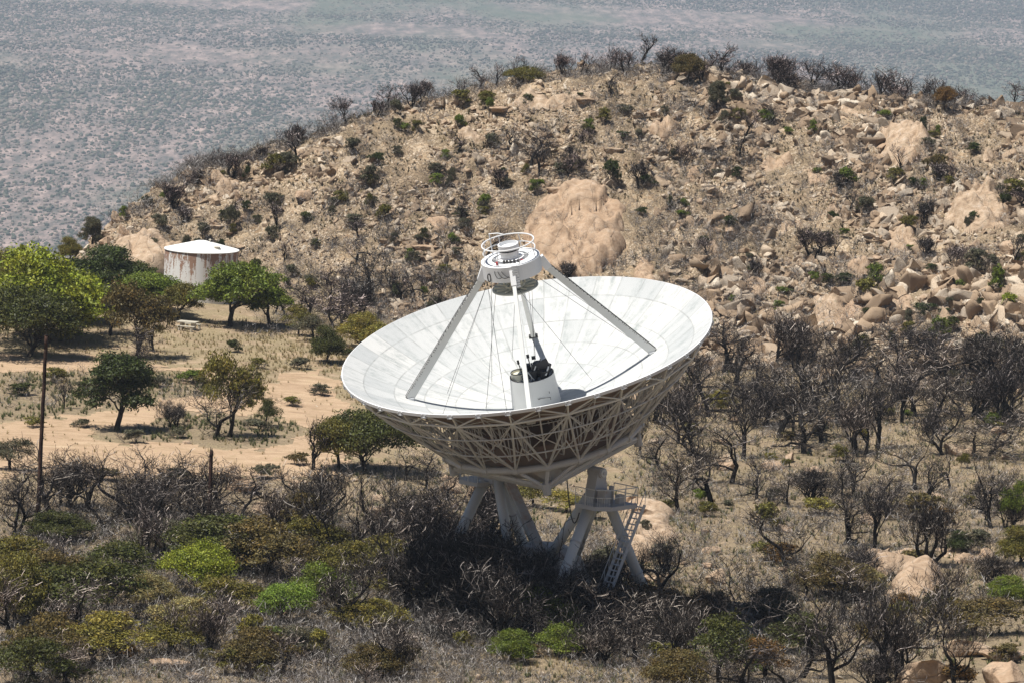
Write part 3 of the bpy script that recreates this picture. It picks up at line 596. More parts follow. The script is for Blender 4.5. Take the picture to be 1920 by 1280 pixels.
# ------------------------------------------------------------------ vegetation builders
def grow(seed, H=4.0, spread=1.0, stems=1, lean=0.0, levels=4, up=.5, twiggy=1.0, trunk_r=.13, first=.28):
    """crooked tree; returns list of polylines (points, r0, r1, level)"""
    R = random.Random(seed); out = []
    def rv(): return Vector((R.uniform(-1, 1), R.uniform(-1, 1), R.uniform(-1, 1)))
    def br(p, d, L, r, lev):
        n_ = 4 if lev < 2 else 3 if lev < 4 else 2; pts = [p.copy()]; q = p.copy(); d = d.copy()
        for k in range(n_):
            d = (d+rv()*(.42 if lev else .22)+Vector((0, 0, .10*up))).normalized(); q = q+d*(L/n_); pts.append(q.copy())
        r1 = r*(.72 if lev < 1 else .58 if lev < levels else .4)
        out.append((pts, r, r1, lev))
        if lev >= levels: return
        nc = [R.randint(3, 4), R.randint(3, 5), R.randint(3, 5), R.randint(3, 4), R.randint(1, 3)][min(lev, 4)]
        if lev >= 2: nc = max(2, int(nc*twiggy+R.random()))
        for i in range(nc):
            f = 1.0 if i == 0 else R.uniform(.35 if lev else .55, 1.0); t_ = f*n_; k = min(int(t_), n_-1); s = pts[k].lerp(pts[k+1], t_-k)
            ang = R.uniform(0, 6.283); side = Vector((math.cos(ang), math.sin(ang), 0))
            nd = (d*(.9 if i == 0 else .45)+side*spread*R.uniform(.5, 1.1)+Vector((0, 0, up*R.uniform(.1, 1.0)))+rv()*.3).normalized()
            br(s, nd, L*R.uniform(.55, .82)*(1.25 if lev == 0 else 1), r1*(R.uniform(.45, .75) if i else .95), lev+1)
    for s in range(stems):
        ang = R.uniform(0, 6.28); o = Vector((math.cos(ang), math.sin(ang), 0))*.25*(stems > 1)
        d = Vector((math.cos(ang)*(.45 if stems > 1 else lean), math.sin(ang)*(.45 if stems > 1 else lean)*.6, 1)).normalized()
        br(o-Vector((0, 0, .25)), d, H*first, trunk_r*(1 if stems == 1 else .72), 0)
    zs = max(p.z for b in out for p in b[0]); k = H/zs
    return [([p*k for p in b[0]], b[1], b[2], b[3]) for b in out]
def branch_mesh(name, br, mat, minr=0.0):
    V = []; Fa = []
    for pts, r0, r1, lev in br:
        n = 6 if lev < 1 else 5 if lev < 2 else 3; N = len(pts); b0 = len(V)
        for i, p in enumerate(pts):
            t = (pts[min(i+1, N-1)]-pts[max(i-1, 0)]).normalized(); h = Vector((0, 0, 1)) if abs(t.z) < .9 else Vector((1, 0, 0)); x = t.cross(h).normalized(); y = t.cross(x)
            r = max(r0+(r1-r0)*i/(N-1), minr)
            for k in range(n): a_ = 6.2832*k/n; V.append(tuple(p+x*(r*math.cos(a_))+y*(r*math.sin(a_))))
        for i in range(N-1):
            for k in range(n): Fa.append((b0+i*n+k, b0+i*n+(k+1) % n, b0+(i+1)*n+(k+1) % n, b0+(i+1)*n+k))
    return mk_mesh(name, V, Fa, mat, False)
BARE = []       # (form word, trunk mesh, twig mesh, height)
specs = [('forked', dict(seed=1, spread=.8, up=.7, lean=.1, twiggy=1.1)), ('wide-spreading', dict(seed=2, spread=1.3, up=.35, lean=.1, twiggy=1.0)), ('leaning', dict(seed=3, spread=.9, up=.5, lean=.5, twiggy=1.0)),
         ('many-stemmed', dict(seed=4, stems=4, spread=.6, up=.9, twiggy=1.0, first=.35)), ('crooked', dict(seed=5, spread=1.0, up=.5, lean=.25, twiggy=.9)), ('upright', dict(seed=6, spread=.55, up=1.0, twiggy=1.0, first=.34)),
         ('bushy', dict(seed=7, stems=5, spread=.9, up=.6, twiggy=1.2, first=.25)), ('spindly', dict(seed=8, spread=.7, up=.8, twiggy=.7, first=.4)), ('twin-stemmed', dict(seed=9, stems=2, spread=.9, up=.6, twiggy=1.0)),
         ('gnarled', dict(seed=12, spread=1.2, up=.4, lean=.3, twiggy=1.1)), ('low-limbed', dict(seed=21, spread=1.2, up=.3, lean=.4, first=.2)), ('windswept', dict(seed=22, spread=.9, up=.4, lean=.7)), ('open', dict(seed=23, spread=.8, up=.7, stems=2, twiggy=.75)), ('slender', dict(seed=24, spread=.5, up=.9, twiggy=.7, first=.4)), ('clumped', dict(seed=25, stems=6, spread=.7, up=.8, first=.28)), ('sprawling', dict(seed=26, stems=3, spread=1.3, up=.25, first=.22))]
for form, kw in specs:
    kw = dict(kw); b = grow(H=4.0, levels=5, trunk_r=.15, **kw)
    BARE.append((form, branch_mesh('trunk', [x for x in b if x[3] <= 1], 'char'), branch_mesh('twigs', [x for x in b if x[3] > 1], 'twig', .0085), kw))
SMALL = []      # low detail versions for the hill
for form, kw in specs:
    b = grow(H=4.0, levels=4, trunk_r=.17, **kw)
    SMALL.append((form, branch_mesh('trunk', [x for x in b if x[3] <= 1], 'char'), branch_mesh('twigs', [x for x in b if x[3] > 1], 'twig', .016), kw))
BARELIST = []
def bare(px, py, hpx, var=None, tint=None, look=None, far=False, wide=1.0, p=None, rz=None):
    if p is None: p = hit(px, py)
    d = proj(p)[2]; h = hpx*d/F; lib = SMALL if far else BARE; i = rr.randrange(len(lib)) if var is None else var
    root = bpy.data.objects.new('burnt_tree', None); COL.objects.link(root); root.empty_display_size = .3
    root.location = (p[0], p[1], p[2]-.05); s = h/4.0; root.scale = (s*wide, s*wide, s); root.rotation_euler = (0, 0, rr.random()*6.28 if rz is None else rz)
    a = link('trunk', lib[i][1], root); b = link('twigs', lib[i][2], root)
    c = tint or rr.choice([(.8, .75, .75), (1.0, .95, .9), (1.3, 1.2, 1.1), (1.7, 1.55, 1.45), (.7, .65, .65)])
    b.color = tuple(c)+(1,)
    BARELIST.append((root, px, py, look or lib[i][0], hpx)); return root

def leaves(seed, lobes, n, size, flat=.5, shell=.55):
    """lobes: (x,y,z,rx,ry,rz). small leaf quads gathered in sprays through each lobe"""
    r = np.random.default_rng(seed); vol = np.array([(l[3]*l[4]*l[5])**.66 for l in lobes]); cnt = (n*vol/vol.sum()).astype(int); Cc = []
    Nn = []
    for l, c in zip(lobes, cnt):
        ns = max(4, c//22); d = r.normal(size=(ns, 3)); d /= np.linalg.norm(d, axis=1)[:, None]; d[:, 2] = np.abs(d[:, 2])*.9-.25+.15*r.random(ns)
        rad = shell+(1-shell)*r.random(ns)**.6; rad = rad*(1+.5*vnoise3(d*2.1+seed*1.7+l[0])); sc = d*rad[:, None]*np.array(l[3:6])
        sid = r.integers(0, ns, c); sp = (.16+.10*r.random(c))*min(l[3], l[4], l[5]); of = r.normal(size=(c, 3))*sp[:, None]*np.array([1, 1, .6])
        Cc.append(sc[sid]+of+np.array(l[:3])); Nn.append(d[sid])
    Cc = np.concatenate(Cc); Nn = np.concatenate(Nn); m = len(Cc)
    nr = Nn*.7+r.normal(size=(m, 3))*.75+np.array([0, 0, .35]); nr /= np.linalg.norm(nr, axis=1)[:, None]
    t = np.cross(nr, r.normal(size=(m, 3))); t /= np.linalg.norm(t, axis=1)[:, None]; b = np.cross(nr, t); s = size*(.6+.8*r.random(m))[:, None]
    V = np.stack([Cc-t*s*.5, Cc-b*s*.32, Cc+t*s*.6, Cc+b*s*.32], 1).reshape(-1, 3); Fx = np.arange(m*4).reshape(m, 4); return V, Fx
def lobed(seed, W, H, n, lift):
    R = random.Random(seed); L = []; hz = (H-lift)/2
    for k in range(n):
        a_ = R.uniform(0, 6.28); c = R.uniform(-.45, 1.0); q = math.sqrt(max(0, 1-c*c))*R.uniform(.75, 1.0); s = R.uniform(.15, .25)*W
        L.append((q*math.cos(a_)*(W/2-s*.8), q*math.sin(a_)*(W/2-s*.8), lift+hz*.85+c*(hz*1.15-s*.55)*(.9+.2*R.random()), s, s, s*R.uniform(.6, .85)))
    L.append((0, 0, lift+hz*.9, W*.27, W*.27, hz*.8))
    return L
OAK = []
for i, (W, H, n, lift) in enumerate([(6, 4.6, 19, .75), (7, 4.8, 22, .2), (5, 4.8, 17, .8), (6, 4.4, 12, .8), (6.5, 4.4, 22, .0)]):
    L = lobed(50+i, W, H, n, lift); V_, F_ = leaves(70+i, L, (21000, 25000, 17000, 8500, 25000)[i], .145)
    V_ = V_[:]; b = grow(200+i, H=H*.86, spread=1.0, up=.5, levels=4 if i == 3 else 3, trunk_r=.2, first=.3, stems=1 if i != 1 else 3)
    OAK.append((mk_mesh('crown', V_, F_, 'leaf', False), branch_mesh('trunk', b, 'bark', .015), W, H))
SHR = []
for i, (W, H, n) in enumerate([(2.4, 1.7, 9), (2.0, 2.0, 8), (2.8, 1.6, 10), (2.2, 1.5, 7)]):
    L = lobed(150+i, W, H, n, .05); V_, F_ = leaves(170+i, L, 3600, .115, shell=.4)
    b = grow(250+i, H=H*1.0, spread=.9, up=.6, levels=3, trunk_r=.05, first=.25, stems=3, twiggy=.7)
    SHR.append((mk_mesh('foliage', V_, F_, 'leaf', False), branch_mesh('stems', b, 'grey', .012), W, H))
COLS = dict(lime=(.28, .34, .03), green=(.17, .235, .028), dark=(.085, .10, .02), olive=(.19, .18, .035), brown=(.155, .125, .04), rust=(.19, .115, .035), yellow=(.30, .275, .055), pale=(.34, .31, .13), grey=(.14, .14, .085), deep=(.055, .08, .015), bright=(.22, .34, .05))
WORD = dict(lime='lime green', green='mid green', dark='dark green', olive='olive green', brown='brownish olive', rust='rusty brown', yellow='yellow green', pale='pale yellow', grey='grey green', deep='deep green', bright='bright fresh green')
GREENLIST = []
def oak(px, py, w, h, col, var=None, look=None, rz=None, name='oak_tree'):
    p = hit(px, py); d = proj(p)[2]; i = rr.randrange(5) if var is None else var; cr, tr, W, H = OAK[i]
    root = bpy.data.objects.new(name, None); COL.objects.link(root); root.location = (p[0], p[1], p[2]-.08); root.rotation_euler = (0, 0, rr.random()*6.28 if rz is None else rz)
    sx = w*d/F/W; root.scale = (sx, sx, h*d/F/H)
    a = link('trunk', tr, root); b = link('crown', cr, root); k = rr.uniform(.88, 1.12); b.color = tuple(c*k for c in COLS[col])+(1,)
    GREENLIST.append((root, px, py, (look+' ' if look else '')+WORD[col], 'oak', w)); return root
def shrub(px, py, w, h, col, var=None, p=None):
    if p is None: p = hit(px, py)
    d = proj(p)[2]; i = rr.randrange(4) if var is None else var; cr, tr, W, H = SHR[i]
    root = bpy.data.objects.new('leafy_shrub', None); COL.objects.link(root); root.location = (p[0], p[1], p[2]-.04); root.rotation_euler = (0, 0, rr.random()*6.28)
    root.scale = (w*d/F/W,)*2+(h*d/F/H,)
    link('stems', tr, root); b = link('foliage', cr, root); k = rr.uniform(.85, 1.15); b.color = tuple(c*k for c in COLS[col])+(1,)
    GREENLIST.append((root, px, py, WORD[col], 'shrub', w)); return root
#PLANTS
for a in [(70, 640, 240, 160, 'lime', 4, 'big rounded'), (40, 668, 190, 120, 'dark', 1, 'broad'), (195, 560, 175, 92, 'deep', 4, 'domed'), (20, 600, 120, 95, 'olive', 0, 'tall'), (290, 585, 130, 70, 'green', 0, 'low'), (115, 640, 120, 90, 'lime', 0, 'round'),
          (255, 672, 135, 135, 'brown', 3, 'thin-crowned twisted'), (432, 612, 150, 112, 'green', 0, 'spreading'), (505, 612, 90, 90, 'green', 2, 'slender'), (218, 805, 140, 130, 'deep', 2, 'compact'), (430, 818, 120, 150, 'olive', 3, 'half-bare'),
          (500, 800, 50, 52, 'dark', 3, 'small'), (612, 680, 70, 66, 'dark', 4, 'round'), (680, 652, 95, 62, 'yellow', 4, 'low'), (700, 885, 190, 115, 'dark', 1, 'black-trunked'), (635, 880, 110, 95, 'olive', 0, 'scorched'), (585, 640, 70, 50, 'grey', 3, 'thin'),
          (375, 1112, 150, 92, 'lime', 1, 'vivid rounded'), (410, 1060, 210, 90, 'dark', 4, 'broad'), (500, 1090, 190, 115, 'brown', 3, 'wiry'), (540, 1165, 110, 72, 'bright', 1, 'small'), (150, 1165, 250, 120, 'dark', 3, 'wide'), (30, 1170, 140, 130, 'olive', 4, 'dense'),
          (180, 1240, 200, 90, 'yellow', 3, 'airy'), (75, 1250, 160, 100, 'brown', 3, 'scruffy'), (280, 1140, 110, 66, 'pale', 4, 'low'), (345, 1180, 130, 60, 'pale', 4, 'sprawling'), (690, 1175, 150, 50, 'yellow', 4, 'low'), (640, 1100, 130, 90, 'olive', 3, 'thin'),
          (1015, 1195, 120, 95, 'green', 3, 'loose'), (960, 1240, 90, 60, 'green', 4, 'low'), (1220, 1180, 160, 90, 'rust', 3, 'scorched'), (1560, 1120, 150, 80, 'brown', 4, 'dense'), (1350, 1280, 160, 125, 'dark', 3, 'dark leafy'), (1430, 1280, 120, 90, 'rust', 3, 'scorched'),
          (1830, 1190, 190, 74, 'brown', 3, 'flat-topped'), (1800, 1035, 60, 40, 'deep', 4, 'compact'), (1900, 990, 70, 90, 'green', 3, 'tall thin'), (1350, 770, 60, 40, 'yellow', 4, 'small'), (170, 470, 44, 60, 'grey', 2, 'tall slope-edge'), (130, 490, 50, 44, 'olive', 4, 'round'),
          (1290, 155, 60, 52, 'brown', 0, 'round-headed crest'), (1770, 205, 44, 42, 'rust', 0, 'dark scorched crest'), (985, 160, 80, 34, 'olive', 1, 'broad crest'), (1345, 215, 40, 60, 'grey', 2, 'tall'), (315, 380, 30, 24, 'green', 1, 'small crest'), (720, 1085, 130, 80, 'olive', 3, 'sprouting')]:
    k_ = 1.12 if a[1] < 900 and a[0] < 560 and a[1] > 520 else 1.08
    oak(a[0], a[1], a[2]*k_, a[3]*k_, a[4], a[5], a[6])
for a in [(150, 605, 130, 84, 'green', 4), (335, 600, 90, 66, 'olive', 0), (205, 628, 110, 90, 'grey', 3), (10, 560, 130, 84, 'olive', 4), (245, 560, 110, 66, 'dark', 4), (560, 630, 70, 56, 'olive', 3), (30, 1090, 150, 90, 'olive', 3), (110, 1110, 140, 80, 'brown', 3), (230, 1100, 170, 90, 'dark', 3), (60, 1290, 160, 100, 'dark', 3), (330, 1225, 140, 70, 'olive', 3), (430, 1150, 130, 70, 'olive', 3),
          (560, 1230, 120, 60, 'grey', 3), (470, 1260, 160, 80, 'brown', 3), (600, 1140, 120, 80, 'green', 4), (590, 1060, 130, 90, 'olive', 3), (560, 1000, 110, 80, 'brown', 3), (110, 1010, 130, 50, 'dark', 4), (300, 1030, 110, 56, 'grey', 4), (20, 880, 90, 60, 'grey', 3), (700, 1270, 130, 60, 'brown', 4),
          (900, 1110, 110, 60, 'olive', 4), (1060, 1230, 110, 60, 'green', 4), (1110, 1180, 110, 60, 'brown', 4), (1300, 1190, 120, 70, 'rust', 3), (1270, 1290, 130, 70, 'brown', 4), (1450, 1160, 110, 56, 'grey', 4), (1620, 1110, 80, 50, 'pale', 4), (1500, 1220, 120, 70, 'dark', 4), (1910, 1060, 90, 70, 'olive', 4), (1890, 1130, 80, 50, 'green', 4),
          (1660, 1210, 110, 60, 'brown', 4), (1000, 950, 90, 50, 'olive', 3), (1060, 960, 90, 40, 'yellow', 3), (750, 1120, 110, 60, 'olive', 4), (370, 1210, 110, 60, 'brown', 3)]:
    oak(a[0], a[1], a[2]*1.1, a[3]*1.1, a[4], a[5], 'low bushy' if a[5] == 4 else 'thin wiry')
for a in [(1590, 345, 42, 34, 'green'), (1150, 345, 40, 50, 'deep'), (1005, 365, 34, 34, 'green'), (850, 462, 26, 28, 'green'), (695, 350, 44, 44, 'grey'), (660, 285, 36, 30, 'grey'), (865, 200, 42, 36, 'olive'), (915, 190, 40, 22, 'olive'), (1080, 190, 34, 20, 'dark'), (1170, 215, 40, 22, 'grey'),
          (1675, 340, 40, 28, 'olive'), (1755, 325, 52, 40, 'brown'), (1900, 380, 50, 50, 'olive'), (1625, 400, 40, 34, 'grey'), (1705, 430, 40, 30, 'olive'), (1830, 520, 50, 60, 'grey'), (1870, 550, 40, 56, 'green'), (1630, 560, 60, 40, 'olive'), (1640, 540, 44, 50, 'green'), (1460, 590, 26, 30, 'green'), (1475, 605, 26, 24, 'olive'),
          (1525, 530, 26, 24, 'green'), (1735, 600, 50, 36, 'deep'), (1760, 640, 44, 50, 'green'), (1890, 590, 50, 44, 'lime'), (1840, 660, 36, 40, 'dark'), (1870, 670, 40, 40, 'lime'), (1585, 670, 30, 24, 'brown'), (125, 640, 60, 40, 'green'), (355, 715, 60, 26, 'green'), (560, 690, 44, 24, 'grey'), (480, 690, 40, 22, 'olive'), (440, 660, 34, 26, 'dark'),
          (510, 325, 50, 40, 'olive'), (540, 320, 44, 40, 'grey'), (435, 430, 34, 50, 'grey'), (510, 400, 36, 44, 'grey'), (820, 350, 34, 28, 'green'), (835, 300, 24, 22, 'green'), (940, 332, 22, 20, 'deep'), (905, 410, 26, 26, 'olive'), (650, 670, 26, 20, 'dark'), (250, 830, 46, 30, 'grey'), (480, 805, 60, 22, 'grey'), (330, 820, 44, 20, 'grey')]:
    shrub(*a)
for a in [(470, 745, 50, 22, 'grey'), (545, 760, 40, 20, 'olive'), (600, 740, 46, 24, 'grey'), (640, 800, 46, 26, 'grey'), (560, 870, 50, 26, 'brown'), (500, 895, 60, 30, 'grey'), (150, 800, 40, 18, 'grey'), (60, 800, 50, 22, 'olive'), (330, 900, 60, 26, 'grey'), (200, 900, 60, 26, 'brown'), (100, 715, 60, 30, 'olive'), (40, 740, 60, 26, 'dark'), (160, 735, 40, 24, 'grey'), (300, 725, 50, 24, 'grey'), (380, 725, 40, 26, 'olive')]:
    shrub(*a)
R2 = random.Random(77)
n_ = 0
while n_ < 175:
    px = R2.uniform(180, 1920); py = R2.uniform(ridge_py(px)+6, foot_py(px)+20)
    if 970 < px < 1190 and 340 < py < 520: continue
    shrub(px, py, R2.uniform(16, 38), R2.uniform(14, 34), R2.choice(['grey', 'dark', 'olive', 'green', 'grey', 'deep'])); n_ += 1
for _ in range(60):
    px = R2.uniform(0, 1900); py = R2.uniform(1090, 1300) if px < 640 else R2.uniform(960, 1300)
    shrub(px, py, R2.uniform(40, 90), R2.uniform(26, 60), R2.choice(['olive', 'brown', 'yellow', 'dark', 'grey', 'rust', 'green']))
for _ in range(26):
    px = R2.uniform(1230, 1900); py = R2.uniform(720, 960); shrub(px, py, R2.uniform(24, 50), R2.uniform(16, 34), R2.choice(['olive', 'yellow', 'green', 'grey', 'brown']))
# burnt trees: ones that stand out
for a in [(222, 905, 0, 0), ]: pass
for a in [(700, 1030, 165, 0), (512, 1030, 130, 5), (770, 1020, 120, 9), (830, 1165, 200, 2), (1120, 1150, 120, 9), (1540, 830, 160, 1), (1285, 790, 110, 5), (1330, 780, 130, 0), (1598, 1020, 150, 0), (1580, 1020, 110, 9), (1640, 1030, 130, 5), (1735, 1060, 160, 3), (1480, 1065, 140, 1), (1860, 990, 120, 9),
          (1460, 760, 100, 9), (1500, 790, 120, 4), (365, 1000, 120, 8), (260, 995, 130, 4), (305, 1005, 120, 9), (560, 940, 80, 1), (585, 880, 110, 7), (120, 765, 60, 5), (325, 800, 66, 6), (290, 660, 80, 9), (400, 820, 130, 1), (260, 690, 90, 9),
          (1690, 1260, 190, 0), (1790, 1290, 150, 7), (1740, 1200, 120, 12), (1650, 1290, 200, 5), (1560, 1290, 200, 7), (1500, 1270, 170, 9), (1380, 1200, 170, 4), (1260, 1240, 150, 8), (1100, 1230, 120, 2), (1190, 1240, 150, 9), (1180, 1130, 130, 0), (1240, 1110, 120, 4)]:
    bare(a[0], a[1], a[2], a[3], tint=(.75, .72, .7) if a[3] in (0, 1) else None)
for a in [(800, 1160, 205, 6), (845, 1175, 215, 4), (890, 1170, 215, 14), (935, 1180, 225, 9), (975, 1175, 215, 6), (1012, 1190, 195, 1), (1050, 1185, 150, 14), (1090, 1190, 130, 8), (1130, 1185, 120, 3), (860, 1150, 195, 0), (815, 1140, 190, 11), (1215, 1200, 140, 15), (920, 1150, 200, 5), (765, 1150, 190, 13), (990, 1160, 170, 12), (900, 1205, 190, 8),
          (760, 900, 90, 4), (800, 915, 90, 9), (835, 935, 80, 1), (1240, 1090, 110, 2), (1270, 830, 110, 0), (1225, 790, 80, 6), (1300, 900, 110, 9), (1240, 880, 90, 9), (1200, 850, 80, 5)]:
    bare(a[0], a[1], a[2], a[3], tint=(.8, .76, .74))
CLEAR = [(425, 520, 880, 1010), (1690, 1920, 1200, 1340), (1165, 1260, 970, 1110), (1700, 1800, 1060, 1160), (950, 1090, 1210, 1290)]
def fill(n, x0, x1, y0, y1, h0, h1, far=False, tints=None, avoid=None, wide=1.0):
    k = 0
    while k < n:
        px = x0+(x1-x0)*(k+R2.random())/n; py = R2.uniform(y0, y1)
        if any(a_ < px < b_ and c_ < py < d_ for a_, b_, c_, d_ in CLEAR): k += 1; continue
        bare(px, py, R2.uniform(h0*.75, h1*1.1), far=far, tint=R2.choice(tints) if tints else None, wide=wide*R2.uniform(.85, 1.2)); k += 1
fill(22, 0, 640, 935, 1000, 100, 150, wide=1.15)
fill(16, 600, 950, 1000, 1080, 120, 170)
fill(6, 640, 1260, 1140, 1210, 120, 170)
fill(10, 640, 1250, 1200, 1300, 100, 140, tints=[(2, 1.8, 1.7), (1.4, 1.3, 1.2)])
fill(19, 1270, 1920, 685, 750, 80, 120, wide=1.25)
fill(22, 1250, 1920, 770, 860, 100, 150, wide=1.2)
fill(18, 1230, 1920, 900, 1000, 100, 140)
fill(9, 1220, 1920, 1080, 1180, 110, 150)
fill(8, 1200, 1920, 1240, 1320, 120, 170)
fill(13, 0, 640, 1050, 1290, 90, 140, tints=[(2.4, 2.2, 2.1), (1.8, 1.6, 1.5)])
fill(14, 500, 840, 545, 620, 50, 85, far=True, tints=[(1.6, 1.4, 1.4), (1, 1, 1)])
ridge_objs = len(BARELIST)
for k in range(62):
    px = 265+(1905-265)*(k+R2.random())/62 if k % 3 else R2.uniform(1100, 1780)
    py = ridge_py(px); hpx = (R2.uniform(40, 72) if px > 1090 else R2.uniform(34, 58) if px > 480 else R2.uniform(30, 46))
    q = byy(px, py, np.interp(px, [c[0] for c in cols], [c[4] for c in cols])-R2.uniform(-2.5, 3)); p = np.array([q[0], q[1], float(hgt(q[0], q[1]))])
    bare(px, py, hpx, far=True, p=p, wide=1.0, tint=R2.choice([(1.3, 1.1, 1.1), (2.2, 1.9, 1.9), (1, .9, .9)]))
k = 0
while k < 44:
    px = R2.uniform(280, 1915); py = R2.uniform(ridge_py(px)+20, foot_py(px)-5)
    if 985 < px < 1180 and 350 < py < 520: continue
    if 900 < px < 1330 and py > 540: continue
    bare(px, py, R2.uniform(36, 68), far=True, tint=R2.choice([(1.3, 1.1, 1.1), (2.0, 1.8, 1.8), (.9, .85, .85)])); k += 1
for a in [(990, 320, 90, 1), (1010, 330, 60, 5), (1070, 310, 44, 5), (735, 190, 30, 0)]: bare(a[0], a[1], a[2], a[3], far=True, tint=(.8, .75, .75))
print('bare', len(BARELIST), 'green', len(GREENLIST), 'rock', len(ROCKLIST))

# grey brush, dry grass, herbs: uncountable cover
def tufts(pts, hgtm, blades, width, r, spreadf=.5, bend=.4):
    n = len(pts); m = n*blades; c = np.repeat(pts, blades, 0); hs = np.repeat(hgtm, blades); an = r.random(m)*6.283
    o = np.stack([np.cos(an), np.sin(an), np.zeros(m)], -1); tilt = r.random(m)*spreadf; L = hs*(.5+.6*r.random(m))
    tip = c+o*(L*tilt)[:, None]+np.stack([np.zeros(m)]*2+[L*np.sqrt(np.maximum(1-tilt**2*.8, .1))], -1)+r.normal(size=(m, 3))*(L*.08)[:, None]
    base = c+o*(hs*.12*r.random(m))[:, None]; side = np.stack([-np.sin(an), np.cos(an), np.zeros(m)], -1)*(width*np.ones(m))[:, None]
    V = np.stack([base-side, base+side, tip], 1).reshape(-1, 3); return V, np.arange(m*3).reshape(m, 3)
def rand_hits(n, x0, x1, y0, y1, r, keep=None):
    px = x0+(x1-x0)*r.random(n); py = y0+(y1-y0)*r.random(n); P_ = np.array([hit(a, b) for a, b in zip(px, py)])
    if keep is not None: P_ = P_[keep(px, py, P_[:, 0], P_[:, 1])]
    return P_
r_ = np.random.default_rng(31)
offroad = lambda px, py, x, y: ~road_mask(px, py, x, y) & (fbm(x, y, 3, 2) > -.18)
g1 = np.concatenate([rand_hits(2200, 0, 700, 600, 720, r_, offroad), rand_hits(900, 480, 680, 600, 760, r_, offroad), rand_hits(2400, 1180, 1920, 700, 1150, r_), rand_hits(900, 900, 1300, 1100, 1280, r_)])
q = rand_hits(3600, 250, 1920, 160, 660, r_, lambda px, py, x, y: fbm(x, y, 6, 2) > -.05); g1 = np.concatenate([g1, q])
g1 = np.concatenate([g1, rand_hits(420, 0, 680, 660, 900, r_)])
V_, F_ = tufts(g1, .22+.3*r_.random(len(g1)), 12, .022, r_, .8)
tag(link('dry_grass', mk_mesh('dry_grass', V_, F_, 'grass')), kind='stuff', label='straw coloured dry grass tufts covering open ground and hillside', cat='dry grass')
g2 = np.concatenate([rand_hits(900, 0, 420, 700, 785, r_, offroad), rand_hits(500, 190, 560, 780, 840, r_, offroad), rand_hits(1600, 1200, 1920, 700, 1250, r_), rand_hits(1500, 0, 1300, 960, 1290, r_), rand_hits(500, 600, 1300, 860, 1000, r_)])
V_, F_ = tufts(g2, .3+.35*r_.random(len(g2)), 16, .03, r_, .9)
tag(link('green_herbs', mk_mesh('green_herbs', V_, F_, 'green')), kind='stuff', label='low green and grey herbs growing between the sandy tracks', cat='low herbs')
def ribbon_plant(seed):
    b = grow(seed, H=1.0, spread=1.0, up=.45, levels=3, trunk_r=.02, first=.22, stems=4, twiggy=.9); V = []; r = np.random.default_rng(seed)
    for pts, r0, r1, lev in b:
        sd = r.normal(size=3); sd /= np.linalg.norm(sd); w = (.016, .012, .009, .007)[min(lev, 3)]
        P_ = [np.array(p) for p in pts][:: (1 if lev < 2 else 2)]
        if len(P_) < 2: P_ = [np.array(pts[0]), np.array(pts[-1])]
        for k in range(len(P_)-1): V += [P_[k]-sd*w, P_[k]+sd*w, P_[k+1]+sd*w*.7, P_[k+1]-sd*w*.7]
    return np.array(V)
RIB = [ribbon_plant(500+i) for i in range(7)]
def brushes(name, pts, size, r, mat, label, cat, flat=1.0):
    Vs = []
    which = r.integers(0, 7, len(pts))
    for i in range(7):
        m = np.where(which == i)[0]; an = r.random(len(m))*6.283; c = np.cos(an)[:, None]; s_ = np.sin(an)[:, None]; B = RIB[i][None]*size[m][:, None, None]; B = B*np.array([1.0, 1.0, flat])
        X = B[..., 0]*c-B[..., 1]*s_; Y = B[..., 0]*s_+B[..., 1]*c
        Vs.append((np.stack([X, Y, B[..., 2]], -1)+pts[m][:, None, :]).reshape(-1, 3))
    V = np.concatenate(Vs); return tag(link(name, mk_mesh(name, V, np.arange(len(V)).reshape(-1, 4), mat)), kind='stuff', label=label, cat=cat)
q = rand_hits(11000, 180, 1920, 120, 680, r_, lambda px, py, x, y: (hillness(x, y) > .3) & (fbm(x, y, 5, 3) > -.12))
V_, F_ = tufts(q, .18+.5*r_.random(len(q))**2, 14, .035, r_, 1.0)
tag(link('hillside_herbs', mk_mesh('hillside_herbs', V_, F_, 'hherb')), kind='stuff', label='dark low herbs and tussocks dotted between the hillside stones', cat='low herbs')
g3 = np.concatenate([rand_hits(800, 0, 640, 950, 1300, r_), rand_hits(900, 560, 1280, 990, 1300, r_), rand_hits(800, 1200, 1920, 690, 1300, r_), rand_hits(90, 640, 1240, 860, 1000, r_), rand_hits(90, 480, 860, 545, 640, r_), rand_hits(20, 0, 420, 705, 760, r_)])
_q = to_px(g3[:, 0], g3[:, 1], g3[:, 2]); _k = np.ones(len(g3), bool)
for a_, b_, c_, d_ in CLEAR: _k &= ~((_q[0] > a_) & (_q[0] < b_) & (_q[1] > c_) & (_q[1] < d_))
g3 = g3[_k]
brushes('dead_brush', g3, .8+1.3*r_.random(len(g3))**1.6, r_, 'brush', 'tangled grey dead brush filling gaps between the burnt trees', 'dead brush')
g4 = np.concatenate([rand_hits(3000, 180, 1920, 120, 690, r_, lambda px, py, x, y: (hillness(x, y) > .4) & (fbm(x, y, 9, 3) > -.1)), rand_hits(260, 1190, 1440, 260, 560, r_), rand_hits(420, 1050, 1920, 150, 640, r_), rand_hits(160, 520, 860, 500, 620, r_), np.array([[x_, y_, float(hgt(x_, y_))] for x_, y_ in [(lambda q: (q[0], q[1]+r_.normal()*1.5))(byy(px_, ridge_py(px_), np.interp(px_, [c[0] for c in cols], [c[4] for c in cols]))) for px_ in np.concatenate([r_.uniform(230, 1920, 330), r_.uniform(1080, 1800, 160)])]])])
